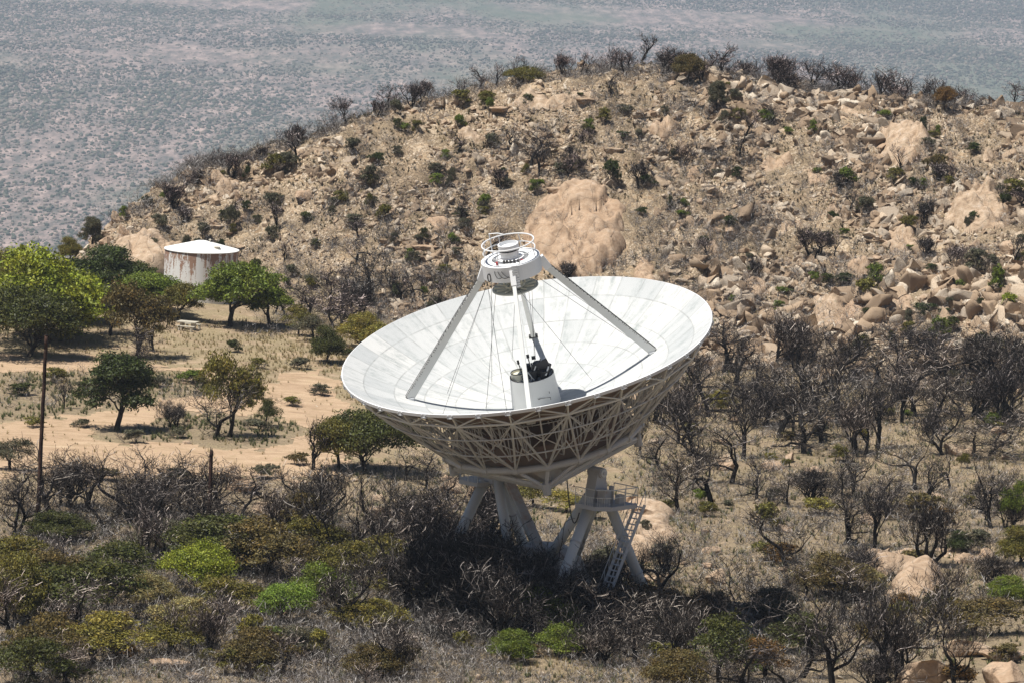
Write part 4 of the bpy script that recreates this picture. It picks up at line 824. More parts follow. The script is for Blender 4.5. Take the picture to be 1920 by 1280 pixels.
g5 = np.concatenate([rand_hits(55, 770, 1010, 1150, 1210, r_), rand_hits(40, 1000, 1260, 1170, 1215, r_), rand_hits(40, 640, 860, 1000, 1100, r_), rand_hits(60, 1280, 1920, 700, 800, r_), rand_hits(40, 1250, 1920, 1080, 1200, r_), rand_hits(24, 0, 420, 950, 1010, r_), rand_hits(70, 0, 660, 1050, 1290, r_)])
MAT['thk'] = m_grass('thicket_stems', [(0, (.008, .007, .006)), (.6, (.03, .026, .023)), (.85, (.10, .09, .082)), (1, (.50, .47, .44))])
brushes('burnt_thicket', g5, 1.9+1.3*r_.random(len(g5)), r_, 'thk', 'tall tangled thickets of thin burnt stems between the burnt trees and antenna legs', 'thicket')
brushes('hill_brush', g4, (.6+1.3*r_.random(len(g4))**1.4)*np.where(np.arange(len(g4)) >= len(g4)-490, 1.5, 1), r_, 'brush', 'dark leafless low brush dotted between stones over the hill', 'dead brush')
# ------------------------------------------------------------------ radio telescope
EC = VTX - WV*4.2                                     # centre of the elevation axis
eh = np.cross(WV, [0, 0, 1.0]); eh /= np.linalg.norm(eh); eh = eh if eh[0] > 0 else -eh
ph = np.cross([0, 0, 1.0], eh)
GZ = float(hgt(EC[0], EC[1]))
BASE = np.array([EC[0], EC[1], GZ])
ant = bpy.data.objects.new('radio_telescope', None); COL.objects.link(ant); ant.location = tuple(BASE)
tag(ant, 'huge white dish radio telescope tilted skyward on its lattice and grey steel legs', 'radio telescope')
DM = Matrix(((UV[0], VV[0], WV[0], VTX[0]-BASE[0]), (UV[1], VV[1], WV[1], VTX[1]-BASE[1]), (UV[2], VV[2], WV[2], VTX[2]-BASE[2]), (0, 0, 0, 1)))
def dpart(mb, name, mat, parent=None, smooth=False):
    o = mb.build(name, mat, parent or ant, smooth)
    if parent is None: o.matrix_basis = DM
    return o
def par(r): return r*r/35.4
def pol(r, a, w): return (r*math.cos(a), r*math.sin(a), w)
T20 = 2*math.pi/20; T40 = 2*math.pi/40
rs = np.linspace(1.2, 12.5, 46)
ref = dpart(MB().lathe([(r, par(r)) for r in rs], 160), 'reflector', 'dish', smooth=True)
dpart(MB().lathe([(r, par(r)-.07) for r in rs[::-1]], 160), 'panel_backs', 'back', ref, True)
dpart(MB().lathe([(12.5, 4.414), (12.56, 4.40), (12.56, 4.20), (12.44, 4.18), (12.44, 4.32)], 160), 'rim_band', 'white', ref)
# rim truss
m = MB(); m.path([pol(12.42, k*T40, 4.17) for k in range(40)], .055, 6, True); dpart(m, 'upper_rim_chord', 'truss')
m = MB(); m.path([pol(11.85, (k+.5)*T20, 3.25) for k in range(20)], .085, 7, True); dpart(m, 'lower_rim_chord', 'leg')
m = MB()
for k in range(20):
    lo = pol(11.85, (k+.5)*T20, 3.25)
    for j in (2*k, 2*k+1, 2*k+2): m.tube(pol(12.35, j*T40, 4.15), lo, .06, n=6)
    for j in (2*k, 2*k+2): m.tube(pol(11.1, j*T40, 3.35), lo, .035, n=5)
dpart(m, 'rim_bracing', 'leg')
for k in range(40):
    a = k*T40; m = MB(); x = np.array([math.cos(a), math.sin(a), 0]); y = np.array([-math.sin(a), math.cos(a), 0])
    m.box(pol(12.50, a, 4.14), (.24, .42, .05), (x, y, np.array([0, 0, 1]))); m.box(pol(12.6, a-.012, 4.24), (.08, .05, .22), (x, y, np.array([0, 0, 1]))); m.box(pol(12.6, a+.012, 4.24), (.08, .05, .22), (x, y, np.array([0, 0, 1])))
    dpart(m, 'rim_bracket', 'truss')
# radial ribs (trusses) behind the skin
HR, HW = 6.9, -1.95
for k in range(20):
    m = MB()
    for off, main in ((0.0, True), (.5, False)):
        a = (k+off)*T20
        top = [pol(r, a, par(r)-.22) for r in (12.2, 10.6, 9.0, 7.4, 5.6, 3.6, 1.8)]
        bot = [pol(11.85, a, 3.1), pol(10.4, a, 1.75), pol(8.9, a, .3), pol(7.4, a, -1.1), pol(5.6, a, -1.6), pol(3.6, a, -1.7), pol(2.0, a, -1.7)]
        if main: bot[0] = pol(11.8, a, 3.2)
        for i in range(6):
            m.tube(top[i], top[i+1], .045, n=5); m.tube(bot[i+1], top[i+1], .04, n=5); m.tube(bot[i+1], top[i], .04, n=5)
            if main or i > 0: m.tube(bot[i], bot[i+1], .05, n=5)
    dpart(m, 'truss_rib', 'truss')
for k in range(20):
    m = MB(); lo = pol(11.85, (k+.5)*T20, 3.22)
    m.tube(lo, pol(HR, k*T20, HW), .085, n=7); m.tube(lo, pol(HR, (k+1)*T20, HW), .085, n=7)
    m.tube(pol(9.3, (k+.5)*T20, .55), pol(HR, k*T20, HW), .05, n=5); m.tube(pol(9.3, (k+.5)*T20, .55), pol(HR, (k+1)*T20, HW), .05, n=5)
    m.tube(lo, pol(8.6, (k-.5)*T20, -.2), .035, n=5); m.tube(lo, pol(8.6, (k+1.5)*T20, -.2), .035, n=5)
    m.tube(lo, pol(9.6, k*T20, .9), .045, n=5); m.tube(lo, pol(9.6, (k+1)*T20, .9), .045, n=5)
    dpart(m, 'diagonal_strut', 'truss')
for r, w, t in ((10.55, 1.75, .05), (8.6, -.2, .055), (7.4, 1.3, .04), (5.6, -1.6, .06)):
    dpart(MB().path([pol(r, k*T40, w) for k in range(40)], t, 6, True), 'truss_ring', 'truss')
hp = MB().path([pol(HR, k*T20, HW) for k in range(20)], .24, 12, True); hoop = dpart(hp, 'main_hoop', 'grey_paint')
for k in range(20):
    a = k*T20; p0 = np.array(pol(HR, a, HW)); t_ = np.array([-math.sin(a), math.cos(a), 0])
    dpart(MB().tube(p0-t_*.16, p0+t_*.16, .285, n=12), 'hoop_collar', 'grey_paint', hoop)
# square frame below, corners on the axes, with plated walls
CRN = [np.array(pol(6.3, math.radians(a)-.0, -3.6)) for a in (-93, -2, 88, 178)]
m = MB()
for i in range(4): m.tube(CRN[i], CRN[(i+1) % 4], .19, n=10)
fr_ = dpart(m, 'square_frame', 'grey_paint')
for i in range(4): dpart(MB().tube(CRN[i]+[0, 0, -.45], CRN[i]+[0, 0, .35], .3, n=10), 'frame_joint', 'grey_paint', fr_)
for i, a0 in enumerate((-90, 0, 90, 180)):
    for j in (-1, 0, 1):
        ang = math.radians(a0)+j*T20; dpart(MB().tube(CRN[i], pol(HR, round(ang/T20)*T20, HW), .13, n=8), 'corner_strut', 'truss')
    for sgn in (-1, 1):
        dpart(MB().tube(CRN[i]+[0, 0, .1], pol(HR-.1, math.radians(a0)+sgn*2.5*T20, HW-.12), .14, n=8), 'long_brace', 'truss')
m = MB(); top = [pol(6.2, math.radians(k*15), -1.95) for k in range(24)]
def sq(a, r=6.0): c_ = abs(math.cos(a))+abs(math.sin(a)); return r/c_
bot = [pol(sq(math.radians(k*15), 5.95), math.radians(k*15), -3.5) for k in range(24)]
m.add(top+bot, [(k, (k+1) % 24, 24+(k+1) % 24, 24+k) for k in range(24)]+[tuple(range(24, 48))]); hubw = dpart(m, 'hub_plates', 'plate')
for k in range(0, 24):
    a = np.array(top[k]); b = np.array(bot[k]); dpart(MB().beam(a*1.006, b*1.012, .1, .06, (0.3, .2, 1)), 'plate_stiffener', 'plate', hubw)
dpart(MB().lathe([(1.3, -.1), (3.6, -.2), (5.6, -.9), (6.2, -1.92)], 48), 'hub_deck', 'back')
# quadripod
RT = math.radians(4)
APX = []
legs = []
for k, a0 in enumerate((180, 0, -90, 90)):
    a = math.radians({180: 180, 0: 6, -90: -94, 90: 86}[a0])
    rf = 8.35; foot = np.array(pol(rf, a, par(rf))); tp = np.array(pol(2.25, a, 9.35)); d = tp-foot; L = np.linalg.norm(d); d /= L
    side = np.array([-math.sin(a), math.cos(a), 0]); nrm = np.cross(d, side)
    m = MB(); b = len(m.v)
    V = []
    for p, w1, w2 in ((foot, .38, .27), (tp, .30, .2)):
        for s1, s2 in ((-1, -1), (1, -1), (1, 1), (-1, 1)): V.append(p+side*w1*.5*s1*.8+nrm*w2*s2*1.0)
    m.add(V, [(0, 1, 5, 4), (1, 2, 6, 5), (2, 3, 7, 6), (3, 0, 4, 7), (0, 3, 2, 1), (4, 5, 6, 7)])
    lg = dpart(m, 'quadripod_leg', 'leg')
    up = nrm if nrm[2] > 0 else -nrm
    m = MB()
    for q in range(30):
        c = foot+d*L*(q+.5)/30+up*.225; m.box(c, (.06, .30, .05), (d, side, up))
    m.tube(foot+up*.3+side*.17, tp+up*.25+side*.14, .022, n=5); m.tube(foot+up*.3-side*.17, tp+up*.25-side*.14, .022, n=5)
    for q in range(0, 31, 3):
        for sg in (-1, 1): c = foot+d*L*q/30+side*.16*sg; m.tube(c+up*.18, c+up*.3, .018, n=4)
    if a0 in (180, 0): dpart(m, 'climbing_rungs', 'cable', lg)
    m = MB(); x = np.array([math.cos(a), math.sin(a), 0]); m.beam(tp-d*.1, np.array(pol(1.85, a, 10.15)), .36, .5); dpart(m, 'head_gusset', 'white', lg)
    m = MB(); x = np.array([math.cos(a), math.sin(a), 0]); m.box(foot+np.array([0, 0, -.02]), (.62, .6, .16), (x, side, np.array([0, 0, 1])))
    dpart(m, 'foot_plate', 'truss' if a0 != 90 else 'dark', lg)
    if a0 in (90, -90):
        pass
# apex ring with well, guard rail, subreflector
m = MB().lathe([(1.98, 9.0), (1.98, 10.05), (1.25, 10.07), (1.25, 9.35), (.6, 9.35)], 56)
m.lathe([(1.98, 9.0), (.4, 9.0)], 56); apex = dpart(m, 'apex_ring', 'white'); apex.matrix_basis = DM @ Matrix.Translation((-.10, 0, .45))
m = MB().lathe([(.95, 9.4), (.95, 10.12), (.62, 10.12), (.62, 10.55), (.70, 10.57), (.70, 11.05), (.62, 11.07), (.62, 10.85), (.2, 10.83), (.01, 10.95)], 36); dpart(m, 'drive_housing', 'white', apex, False)
m = MB().lathe([(.72, 10.72), (.725, 10.68), (.705, 10.62)], 36); dpart(m, 'housing_strap', 'dark', apex)
m = MB()
for h in (10.6, 11.15): m.path([pol(1.75, t_*2*math.pi/40, h) for t_ in range(40)], .045 if h > 11 else .035, 6, True)
for k in range(8): m.tube(pol(1.85, k*math.pi/4+.3, 10.05), pol(1.75, k*math.pi/4+.3, 11.15), .03, n=6)
m.path([pol(1.78, 2.25, 10.0), pol(1.78, 2.25, 11.5), pol(1.3, 2.0, 11.5), pol(1.1, 1.7, 11.35)], .05, 6)
dpart(m, 'guard_rail', 'white', apex)
m = MB()
for k in range(3): m.path([pol(1.9+.25*math.sin(s_*.5), -2.25+k*.12+s_*.05*(1+k*.4), 9.9-.55*math.sin(s_*.35+.0)) for s_ in range(9)], .03, 5)
for k in range(5): m.box(pol(1.1+.06*k, -2.0+k*.2, 10.15), (.16, .14, .22+.05*(k % 2)))
m.path([np.array(pol(2.08, -2.45, 9.35))+np.array([0, .05*math.cos(t_), 0])+.28*np.array([math.cos(t_)*.35, 0, math.sin(t_)]) for t_ in np.arange(0, 6.28, .6)], .045, 5, True)
dpart(m, 'cable_loops', 'cable', apex)
dpart(MB().box(pol(1.5, -1.05-1.2, 10.2), (.14, .14, .18)), 'red_fitting', 'red', apex)
m = MB().box(pol(1.15, -.75, 9.75), (.3, .25, .5)); dpart(m, 'drive_motor', 'red', apex)
m = MB().lathe([(0.01, 8.15), (.5, 8.2), (1.0, 8.32), (1.5, 8.52), (1.56, 8.56), (1.55, 8.66), (1.45, 8.64), (.9, 8.55), (.3, 8.5)], 48); sub = dpart(m, 'subreflector', 'dull', apex, True); sub.location = (0, 0, -.62)
m = MB()
for k in range(6): m.tube(pol(.7, k*math.pi/3, 8.15), pol(.8, k*math.pi/3+.4, 9.05), .04, n=6)
m.tube((0, 0, 8.0), (0, 0, 9.05), .3, n=14); dpart(m, 'subreflector_mount', 'cream', apex)
m = MB()
m.path([pol(.62, t_*2*math.pi/24, 8.72) for t_ in range(24)], .07, 6, True)
for k in range(6): m.tube(pol(.6, k*math.pi/3, 8.55), pol(.75, k*math.pi/3+.3, 9.05), .045, n=6)
for k in range(12): m.beam(pol(.65, k*math.pi/6, 8.62), pol(1.42, k*math.pi/6, 8.72), .05, .1)
dpart(m, 'subreflector_frame', 'cream', sub)
# stepped box at the head of the front leg
m = MB()
for k in range(9):
    f = k/9; c = np.array(pol(2.12+.02*k, -math.pi/2+RT, 10.1-.17*k)); m.box(c, (.42, .12, .11))
dpart(m, 'ladder_steps', 'white', apex)
# guy cables
for (r0, a0, w0), (r1, a1) in [((1.9, 180, 9.0), (7.0, 205)), ((1.9, 180, 9.0), (6.2, 160)), ((1.9, 180, 8.9), (2.2, 200)), ((1.5, 200, 8.6), (3.4, 180)), ((1.6, 0, 8.7), (8.2, 8)), ((1.9, 5, 9.0), (8.3, 20)), ((1.7, 60, 9.0), (1.6, 80)), ((1.8, 50, 9.0), (1.2, 90)), ((1.9, 85, 9.0), (6.5, 100)), ((1.9, -90, 9.), (4.2, 20)), ((1.8, 150, 9.), (4.8, 125))]:
    a0 = math.radians(a0); a1 = math.radians(a1); dpart(MB().tube(pol(r0, a0, w0), pol(r1, a1, par(r1)+.02), .014, n=4), 'guy_cable', 'cable')
# feed cone
m = MB().lathe([(1.68, -.1), (1.5, 2.15), (1.44, 2.17), (1.44, 1.9), (.2, 1.9), (.01, 1.9)], 56); cone = dpart(m, 'feed_cone', 'cone')
m = MB().lathe([(.56, 1.95), (.56, 2.42), (.50, 2.44), (.50, 2.3), (.01, 2.3)], 28, (-.82, .15, 0)); dpart(m, 'feed_horn', 'cream', cone)
m = MB().path([(-.82+.55*math.cos(t_), .15+.55*math.sin(t_), 2.45) for t_ in np.arange(0, 6.28, .3)], .04, 5, True); dpart(m, 'horn_flange', 'dark', cone)
m = MB().lathe([(1.5, 2.18), (1.46, 2.2), (1.4, 2.18)], 56); dpart(m, 'cone_lip', 'dark', cone)
for x, y, r, h, ax in ((.35, .2, .36, .9, .2), (-.15, .55, .26, .8, -.1), (.9, .0, .30, .8, .3), (.15, -.5, .28, .7, 0), (.75, -.6, .3, .6, .2), (-.5, -.7, .2, .5, 0), (.5, .8, .25, .8, 0)):
    m = MB().tube((x, y, 1.92), (x+ax*h, y, 1.92+h), r*.7, r, n=16); dpart(m, 'feed_horn', 'dark', cone)
m = MB(); m.box((.72, -.35, 2.75), (1.1, .12, .7), (np.array([.95, 0, .3]), np.array([0, 1, 0]), np.array([-.3, 0, .95]))); m.box((.1, -.2, 2.7), (.12, .6, .5)); m.tube((-.6, .3, 1.95), (-.75, .3, 3.0), .035, n=5); m.tube((-.75, .3, 2.95), (-.77, .3, 3.2), .09, n=6)
m.tube((.0, .5, 2.6), (-.08, .5, 3.35), .035, n=5); m.box((-.06, .5, 3.3), (.2, .15, .22)); m.box((.3, .6, 3.1), (.25, .2, .2)); m.tube((.2, -.3, 2.2), (.75, .1, 3.1), .05, n=5); m.tube((1.2, 0, 2.2), (.8, -.3, 3.1), .04, n=5); m.tube((-.3, -.4, 2.0), (.4, -.4, 2.7), .05, n=5)
dpart(m, 'feed_mirrors', 'dark', cone)
for a_, b_, c_ in (((-.1, -.6, 2.0), (.35, -.55, 2.9), .04), ((.1, -.7, 2.0), (-.25, -.6, 2.6), .05), ((.9, -.9, 2.25), (1.2, -.5, 2.7), .06)): dpart(MB().tube(a_, b_, c_, n=5), 'mirror_strut', 'leg', cone)
m = MB(); m.box((.55, -1.625, .95), (.85, .02, .03)); m.box((.97, -1.60, .85), (.03, .02, .2)); m.box((.2, -1.66, .95), (.1, .02, .05)); m.box((.95, -1.52, 1.25), (.04, .03, .14)); dpart(m, 'cone_hatch_trim', 'cable', cone)
# ---- mount (azimuth part): world aligned, relative to BASE
EH = EC-BASE; HZ = EH[2]
def wp(e, p, z): return eh*e+ph*p+np.array([0, 0, z])
def mpart(mb, name, mat, parent=None, smooth=False): return mb.build(name, mat, parent or ant, smooth)
for s in (-1, 1):
    bc = EH+eh*4.7*s
    m = MB().tube(bc-eh*.6, bc+eh*.55, .36, n=20); br_ = mpart(m, 'elevation_bearing', 'grey_paint')
    mpart(MB().tube(bc+eh*s*.54, bc+eh*s*.66, .28, n=18), 'bearing_cap', 'leg', br_); mpart(MB().tube(bc+eh*s*.65, bc+eh*s*.72, .12, n=14), 'bearing_hub', 'grey_paint', br_)
    # fork pillar: trapezoid plate box
    m = MB(); V = []
    for z, hw in ((HZ-2.1, .8), (HZ+.1, .36)):
        for a_, b_ in ((-1, -1), (1, -1), (1, 1), (-1, 1)): V.append(wp(s*4.7+a_*.42, b_*hw, z))
    m.add(V, [(0, 1, 5, 4), (1, 2, 6, 5), (2, 3, 7, 6), (3, 0, 4, 7), (0, 3, 2, 1), (4, 5, 6, 7)]); mpart(m, 'bearing_pillar', 'grey_paint')
    for q in (-1, 1):
        m = MB().tube(wp(s*5.0, q*.85, HZ-2.0), wp(s*5.5, q*5.5, .75), .36, n=14); lg = mpart(m, 'mount_leg', 'leg', smooth=True)
        a_ = wp(s*5.0, q*.85, HZ-2.0); b_ = wp(s*5.5, q*5.5, .75); d_ = b_-a_
        m = MB()
        for f in (.3, .62): m.tube(a_+d_*(f-.006), a_+d_*(f+.006), .41, n=14)
        mpart(m, 'leg_flange', 'grey_paint', lg)
        m = MB(); c = wp(s*5.6, q*5.6, .45); m.box(c, (1.5, 1.1, .55), (ph, eh, np.array([0, 0, 1])))
        bg_ = mpart(m, 'wheel_truck', 'grey_paint'); mpart(MB().tube(c-np.array([0, 0, .1])+eh*.5*s*-1, c-np.array([0, 0, .1])+eh*.75*s, .42, n=20), 'track_wheel', 'grey_paint', bg_)
    mpart(MB().tube(wp(s*4.4, -.3, HZ-1.5), wp(s*1.9, -1.3, 4.9), .34, n=14), 'inner_brace', 'leg', smooth=True)
    mpart(MB().tube(wp(s*4.4, .5, HZ-1.5), wp(s*1.9, 1.3, 4.9), .34, n=14), 'inner_brace', 'leg', smooth=True)
    # platform
    z0 = HZ-1.95; pl = [(4.6, -1.9), (6.4, -1.9), (7.1, -1.0), (7.1, 1.5), (4.6, 1.5)]
    V = [wp(s*a_, b_, z0) for a_, b_ in pl]+[wp(s*a_, b_, z0-.28) for a_, b_ in pl]; k = len(pl)
    m = MB().add(V, [tuple(range(k)), tuple(range(2*k-1, k-1, -1))]+[(i, k+i, k+(i+1) % k, (i+1) % k) for i in range(k)])
    plat = mpart(m, 'access_platform', 'grey_paint')
    m = MB(); ring = [wp(s*a_, b_, z0) for a_, b_ in pl[:4]]+[wp(s*4.9, 1.5, z0)]
    ring = [wp(s*4.6, -1.9, z0)]+ring[1:]
    for hh_, rr_ in ((1.12, .035), (.6, .028)): m.path([p+np.array([0, 0, hh_]) for p in ring], rr_, 6)
    for i in range(len(ring)-1):
        Ls = np.linalg.norm(ring[i+1]-ring[i]); nn = max(1, round(Ls/1.1))
        for j in range(nn+1): p = ring[i]+(ring[i+1]-ring[i])*j/nn; m.tube(p, p+np.array([0, 0, 1.12]), .03, n=5)
        if i < 2:
            for j in range(int(Ls/.16)): p = ring[i]+(ring[i+1]-ring[i])*j*.16/Ls; m.tube(p, p+np.array([0, 0, .62]), .014, n=4)
    mpart(m, 'platform_railing', 'leg', plat)
    m = MB().box(wp(s*5.6, -.2, z0+.45), (.7, .6, .9), (eh, ph, np.array([0, 0, 1]))); m.box(wp(s*6.3, .6, z0+.3), (.4, .5, .6), (eh, ph, np.array([0, 0, 1]))); m.tube(wp(s*5.2, .9, z0+.02), wp(s*5.2, .9, z0+1.0), .16, n=10)
    mpart(m, 'drive_cabinet', 'plate', plat)
for i in range(4):
    a_ = [(5.5, 5.5), (5.5, -5.5), (-5.5, -5.5), (-5.5, 5.5)]; mpart(MB().beam(wp(a_[i][0]*.93, a_[i][1]*.93, .55), wp(a_[(i+1) % 4][0]*.93, a_[(i+1) % 4][1]*.93, .55), .5, .6), 'base_beam', 'grey_paint')
m = MB(); rb = [(4.4, .35), (4.0, 1.8), (2.6, 4.8), (1.6, 5.3)]
V = []
for r, z in rb: V += [wp(r*math.cos(math.pi/8+k*math.pi/4), r*math.sin(math.pi/8+k*math.pi/4), z) for k in range(8)]
m.add(V, [(i*8+k, i*8+(k+1) % 8, (i+1)*8+(k+1) % 8, (i+1)*8+k) for i in range(3) for k in range(8)]+[tuple(range(24, 32))]); ped = mpart(m, 'pedestal', 'plate')
m = MB()
for k in range(8):
    a_ = math.pi/8+k*math.pi/4; m.tube(wp(4.02*math.cos(a_), 4.02*math.sin(a_), 1.8), wp(2.62*math.cos(a_), 2.62*math.sin(a_), 4.8), .09, n=6)
m.path([wp(3.34*math.cos(a_), 3.34*math.sin(a_), 3.25) for a_ in math.pi/8+np.arange(8)*math.pi/4], .07, 6, True); mpart(m, 'pedestal_ribs', 'plate', ped)
# sloping beam and the cable from the hub to the platform
m = MB().beam(EH-eh*3.6+np.array([0, 0, -1.6]), wp(1.2, -1.0, 4.6), .7, .25); mpart(m, 'sloping_walkway', 'plate')
c0 = EH+eh*3.3-ph*1.5; mpart(MB().path([c0+eh*(1.9*f)-ph*.6*f+np.array([0, 0, -.2-3.1*math.sin(f*2.3)]) for f in np.linspace(0, 1, 14)], .045, 6), 'hanging_cable', 'cable')
# stair tower behind the right leg
m = MB(); a_ = wp(7.0, 1.9, HZ-2.0); b_ = wp(5.6, -.9, .4); d_ = b_-a_
for sg in (-.4, .4): m.beam(a_+eh*sg, b_+eh*sg, .06, .2)
for k in range(22): m.box(a_+d_*(k+.5)/22, (.8, .25, .04), (eh, ph, np.array([0, 0, 1])))
for sg in (-.42, .42):
    m.tube(a_+eh*sg+np.array([0, 0, 1.0]), b_+eh*sg+np.array([0, 0, 1.0]), .03, n=5)
    for k in range(0, 12): p = a_+d_*k/11+eh*sg; m.tube(p, p+np.array([0, 0, 1.0]), .02, n=4)
mpart(m, 'access_stair', 'truss')

# ------------------------------------------------------------------ water tank, poles, picnic table
tp_ = hit(375, 560); sc = proj(tp_)[2]/F; TR = 69*sc; TH = 93*sc
tk = bpy.data.objects.new('water_tank', None); COL.objects.link(tk); tk.location = tuple(tp_)
tag(tk, 'rust streaked white cylindrical water tank with a low cone roof at the hill foot', 'water tank')
MB().lathe([(TR, -.6), (TR, TH)], 64).build('tank_wall', 'tank', tk, True)
rf = MB().lathe([(TR-.02, TH-.06), (TR+.08, TH-.04), (TR+.08, TH+.03), (.5, TH+TR*.235), (.25, TH+TR*.24), (.01, TH+TR*.24)], 64).build('tank_roof', 'roof', tk)
m = MB().lathe([(.32, 0), (.32, .22), (.36, .24), (.01, .28)], 20, (TR*.45, -TR*.5, TH+TR*.08)); m.build('roof_hatch', 'concrete', rf)
MB().lathe([(.09, 0), (.09, .3), (.16, .32), (.01, .4)], 12, (TR*.22, TR*.0, TH+TR*.19)).build('vent', 'concrete', rf)
def pole(px, py, topx, topy, r, label, broken):
    p = hit(px, py); d = proj(p)[2]; q = at_depth(topx, topy, d); q = np.array([q[0], p[1], q[2]]) - p; m = MB(); n_ = 14; prev = np.array([0, 0, -.4]); R_ = random.Random(int(px)); pts = []
    for i in range(n_+1): f = i/n_; pts.append(q*f+np.array([R_.uniform(-.02, .02), R_.uniform(-.02, .02), 0]))
    pts[0] = np.array([0, 0, -.4])
    for i in range(n_): m.tube(pts[i], pts[i+1], r*(1-.25*i/n_), r*(1-.25*(i+1)/n_), n=12, cap=(i in (0, n_-1)))
    root = bpy.data.objects.new('utility_pole', None); COL.objects.link(root); root.location = tuple(p)
    m.build('pole_shaft', 'pole', root, True)
    if broken:
        m = MB()
        for k in range(5): a_ = k*1.26; m.tube(q+np.array([math.cos(a_)*r*.5, math.sin(a_)*r*.5, -.1]), q+np.array([math.cos(a_)*r*.45, math.sin(a_)*r*.45, .08+.12*(k % 3)]), r*.35, .02, n=5)
        m.build('splintered_top', 'char', root)
    else:
        m = MB().tube(q+np.array([0, 0, -.01]), q+np.array([0, 0, .04]), r*.8, n=12); m.tube(q*.93+np.array([-.2, 0, 0]), q*.93+np.array([.22, 0, 0]), .03, n=6); m.build('top_cap', 'char', root)
    tag(root, label, 'utility pole', 'burnt utility poles')
pole(70, 985, 92, 622, .17, 'tall dark bare wooden pole standing at the left edge beside the sandy track', False)
pole(392, 990, 398, 842, .18, 'short broken charred pole stub beside the rounded boulders', True)
tb = hit(352, 618); s_ = proj(tb)[2]/F
pt = bpy.data.objects.new('picnic_table', None); COL.objects.link(pt); pt.location = tuple(tb); pt.rotation_euler = (0, 0, math.radians(-18))
tag(pt, 'pale concrete picnic table with a bench under the oaks beside the tank', 'picnic table')
MB().box((0, 0, .78), (2.0, 1.1, .1)).build('tabletop', 'concrete', pt)
for x in (-.6, .6): MB().box((x, 0, .33), (.2, .8, .8)).build('support', 'concrete', pt)
for y in (-1.05, 1.05):
    b = MB().box((.2 if y < 0 else 0, y, .45), (1.9, .35, .08)).build('bench', 'concrete', pt)
    m = MB()
    for x in (-.5, .8): m.box((x, y, .17), (.15, .28, .47))
    m.build('bench_leg', 'concrete', b)

# ------------------------------------------------------------------ haze box
ho_ = link('haze', mk_mesh('haze', HAZE[0].v, HAZE[0].f, HAZE[1])); tag(ho_, kind='stuff', label='thin blue air haze over the whole valley', cat='haze')

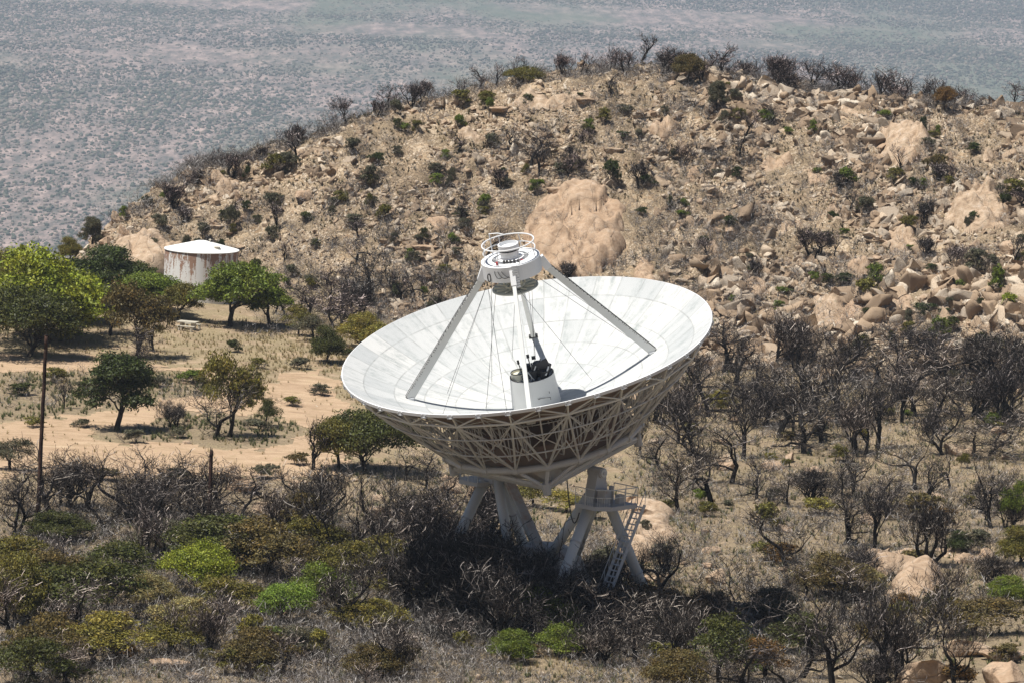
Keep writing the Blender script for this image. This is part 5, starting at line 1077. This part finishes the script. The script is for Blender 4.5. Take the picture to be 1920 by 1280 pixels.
# ------------------------------------------------------------------ labels
ORD = ['', 'first', 'second', 'third', 'fourth', 'fifth', 'sixth', 'seventh', 'eighth', 'ninth', 'tenth', 'eleventh', 'twelfth', 'thirteenth', 'fourteenth', 'fifteenth', 'sixteenth', 'seventeenth', 'eighteenth', 'nineteenth', 'twentieth']
def zone(px, py):
    rp = ridge_py(px)
    if py < rp+16:
        for lim, t_ in ((430, 'on the low left end of the crest'), (620, 'on the crest above the tank'), (780, 'on the crest left of the summit'), (930, 'on the crest approaching the summit'), (1100, 'on the crest above the dish hub'), (1220, 'on the summit crest'), (1340, 'on the crest past the summit'), (1480, 'on the crest above the dish right rim'), (1620, 'on the crest over the right slope'), (1760, 'on the far right crest'), (2600, 'where the crest meets the right edge')):
            if px < lim: return t_
    if py < foot_py(px)+6:
        f = (py-rp)/(foot_py(px)-rp); row = 'upper' if f < .25 else 'middle' if f < .5 else 'lower' if f < .75 else 'bottom'
        for lim, t_ in ((320, 'left nose of the hill'), (480, 'slope behind the tank'), (620, 'slope right of the tank'), (780, 'left slope'), (950, 'slope left of the dish hub'), (1100, 'slope above the dish'), (1230, 'slope right of the hub'), (1370, 'slope above the dish right rim'), (1500, 'right slope'), (1640, 'far right slope'), (1770, 'boulder slope on the right'), (2600, 'right edge slope')):
            if px < lim: return 'on the %s %s' % (row, t_)
    if px < 660 and py < 905:
        if py < 640: return 'on the flat by the water tank' if px > 240 else 'at the far left of the flat'
        if py < 700: return 'beside the upper track'
        if py < 790: return 'between the two sandy tracks'
        return 'on the lower sandy loop'
    rows = ((700, 'just below the hill foot'), (790, 'in the far row'), (870, 'in the second row'), (960, 'in the middle ground'), (1030, 'in the middle row'), (1100, 'near the antenna foot level'), (1180, 'in the near row'), (1250, 'low in the foreground'), (9999, 'at the bottom edge'))
    cs = ((90, 'around the tall pole'), (250, 'right of the tall pole'), (420, 'by the broken pole'), (560, 'right of the broken pole'), (700, 'left of the dish'), (850, 'below the dish left side'), (980, 'left of the antenna pedestal'), (1090, 'under the antenna'), (1220, 'by the antenna right leg'), (1340, 'just right of the antenna'), (1480, 'well right of the antenna'), (1620, 'toward the right side'), (1770, 'on the right side'), (9999, 'at the right edge'))
    r = next(t_ for l, t_ in rows if py < l); c = next(t_ for l, t_ in cs if px < l)
    return r+' '+c
def assign(items, noun, cat, gfun, fmt):
    zs = {}
    for it in items: zs.setdefault(zone(it[1], it[2]), []).append(it)
    for z, L in zs.items():
        L.sort(key=lambda t_: t_[1])
        for i, it in enumerate(L):
            o = it[0]; look = it[3] or ''
            if len(L) == 1: lab = '%s %s %s' % (look, noun(it), z)
            else:
                pos = 'leftmost' if i == 0 else 'rightmost' if i == len(L)-1 else ORD[min(i+1, 20)]+' from left'
                lab = '%s %s %s, %s' % (look, noun(it), z, pos)
            if len(lab.split()) > 16: lab = lab[len(look):]
            tag(o, ' '.join(lab.split()), cat(it), gfun(it))
pos = lambda o: proj(np.array(o.location))
def fix(items): return [(it[0],)+tuple(pos(it[0])[:2])+tuple(it[3:]) for it in items]
assign(fix(BARELIST), lambda t_: 'burnt leafless tree', lambda t_: 'burnt tree', lambda t_: 'burnt leafless trees over the slopes', 0)
assign(fix([g for g in GREENLIST if g[4] == 'oak']), lambda t_: 'oak', lambda t_: 'tree', lambda t_: 'living oaks around the site', 0)
assign(fix([g for g in GREENLIST if g[4] == 'shrub']), lambda t_: 'shrub', lambda t_: 'shrub', lambda t_: 'leafy shrubs around the site', 0)
assign(fix(ROCKLIST), lambda t_: 'granite outcrop' if t_[0].name.startswith('rock_outcrop') else 'granite boulder', lambda t_: 'boulder', lambda t_: 'granite boulders over the slopes', 0)
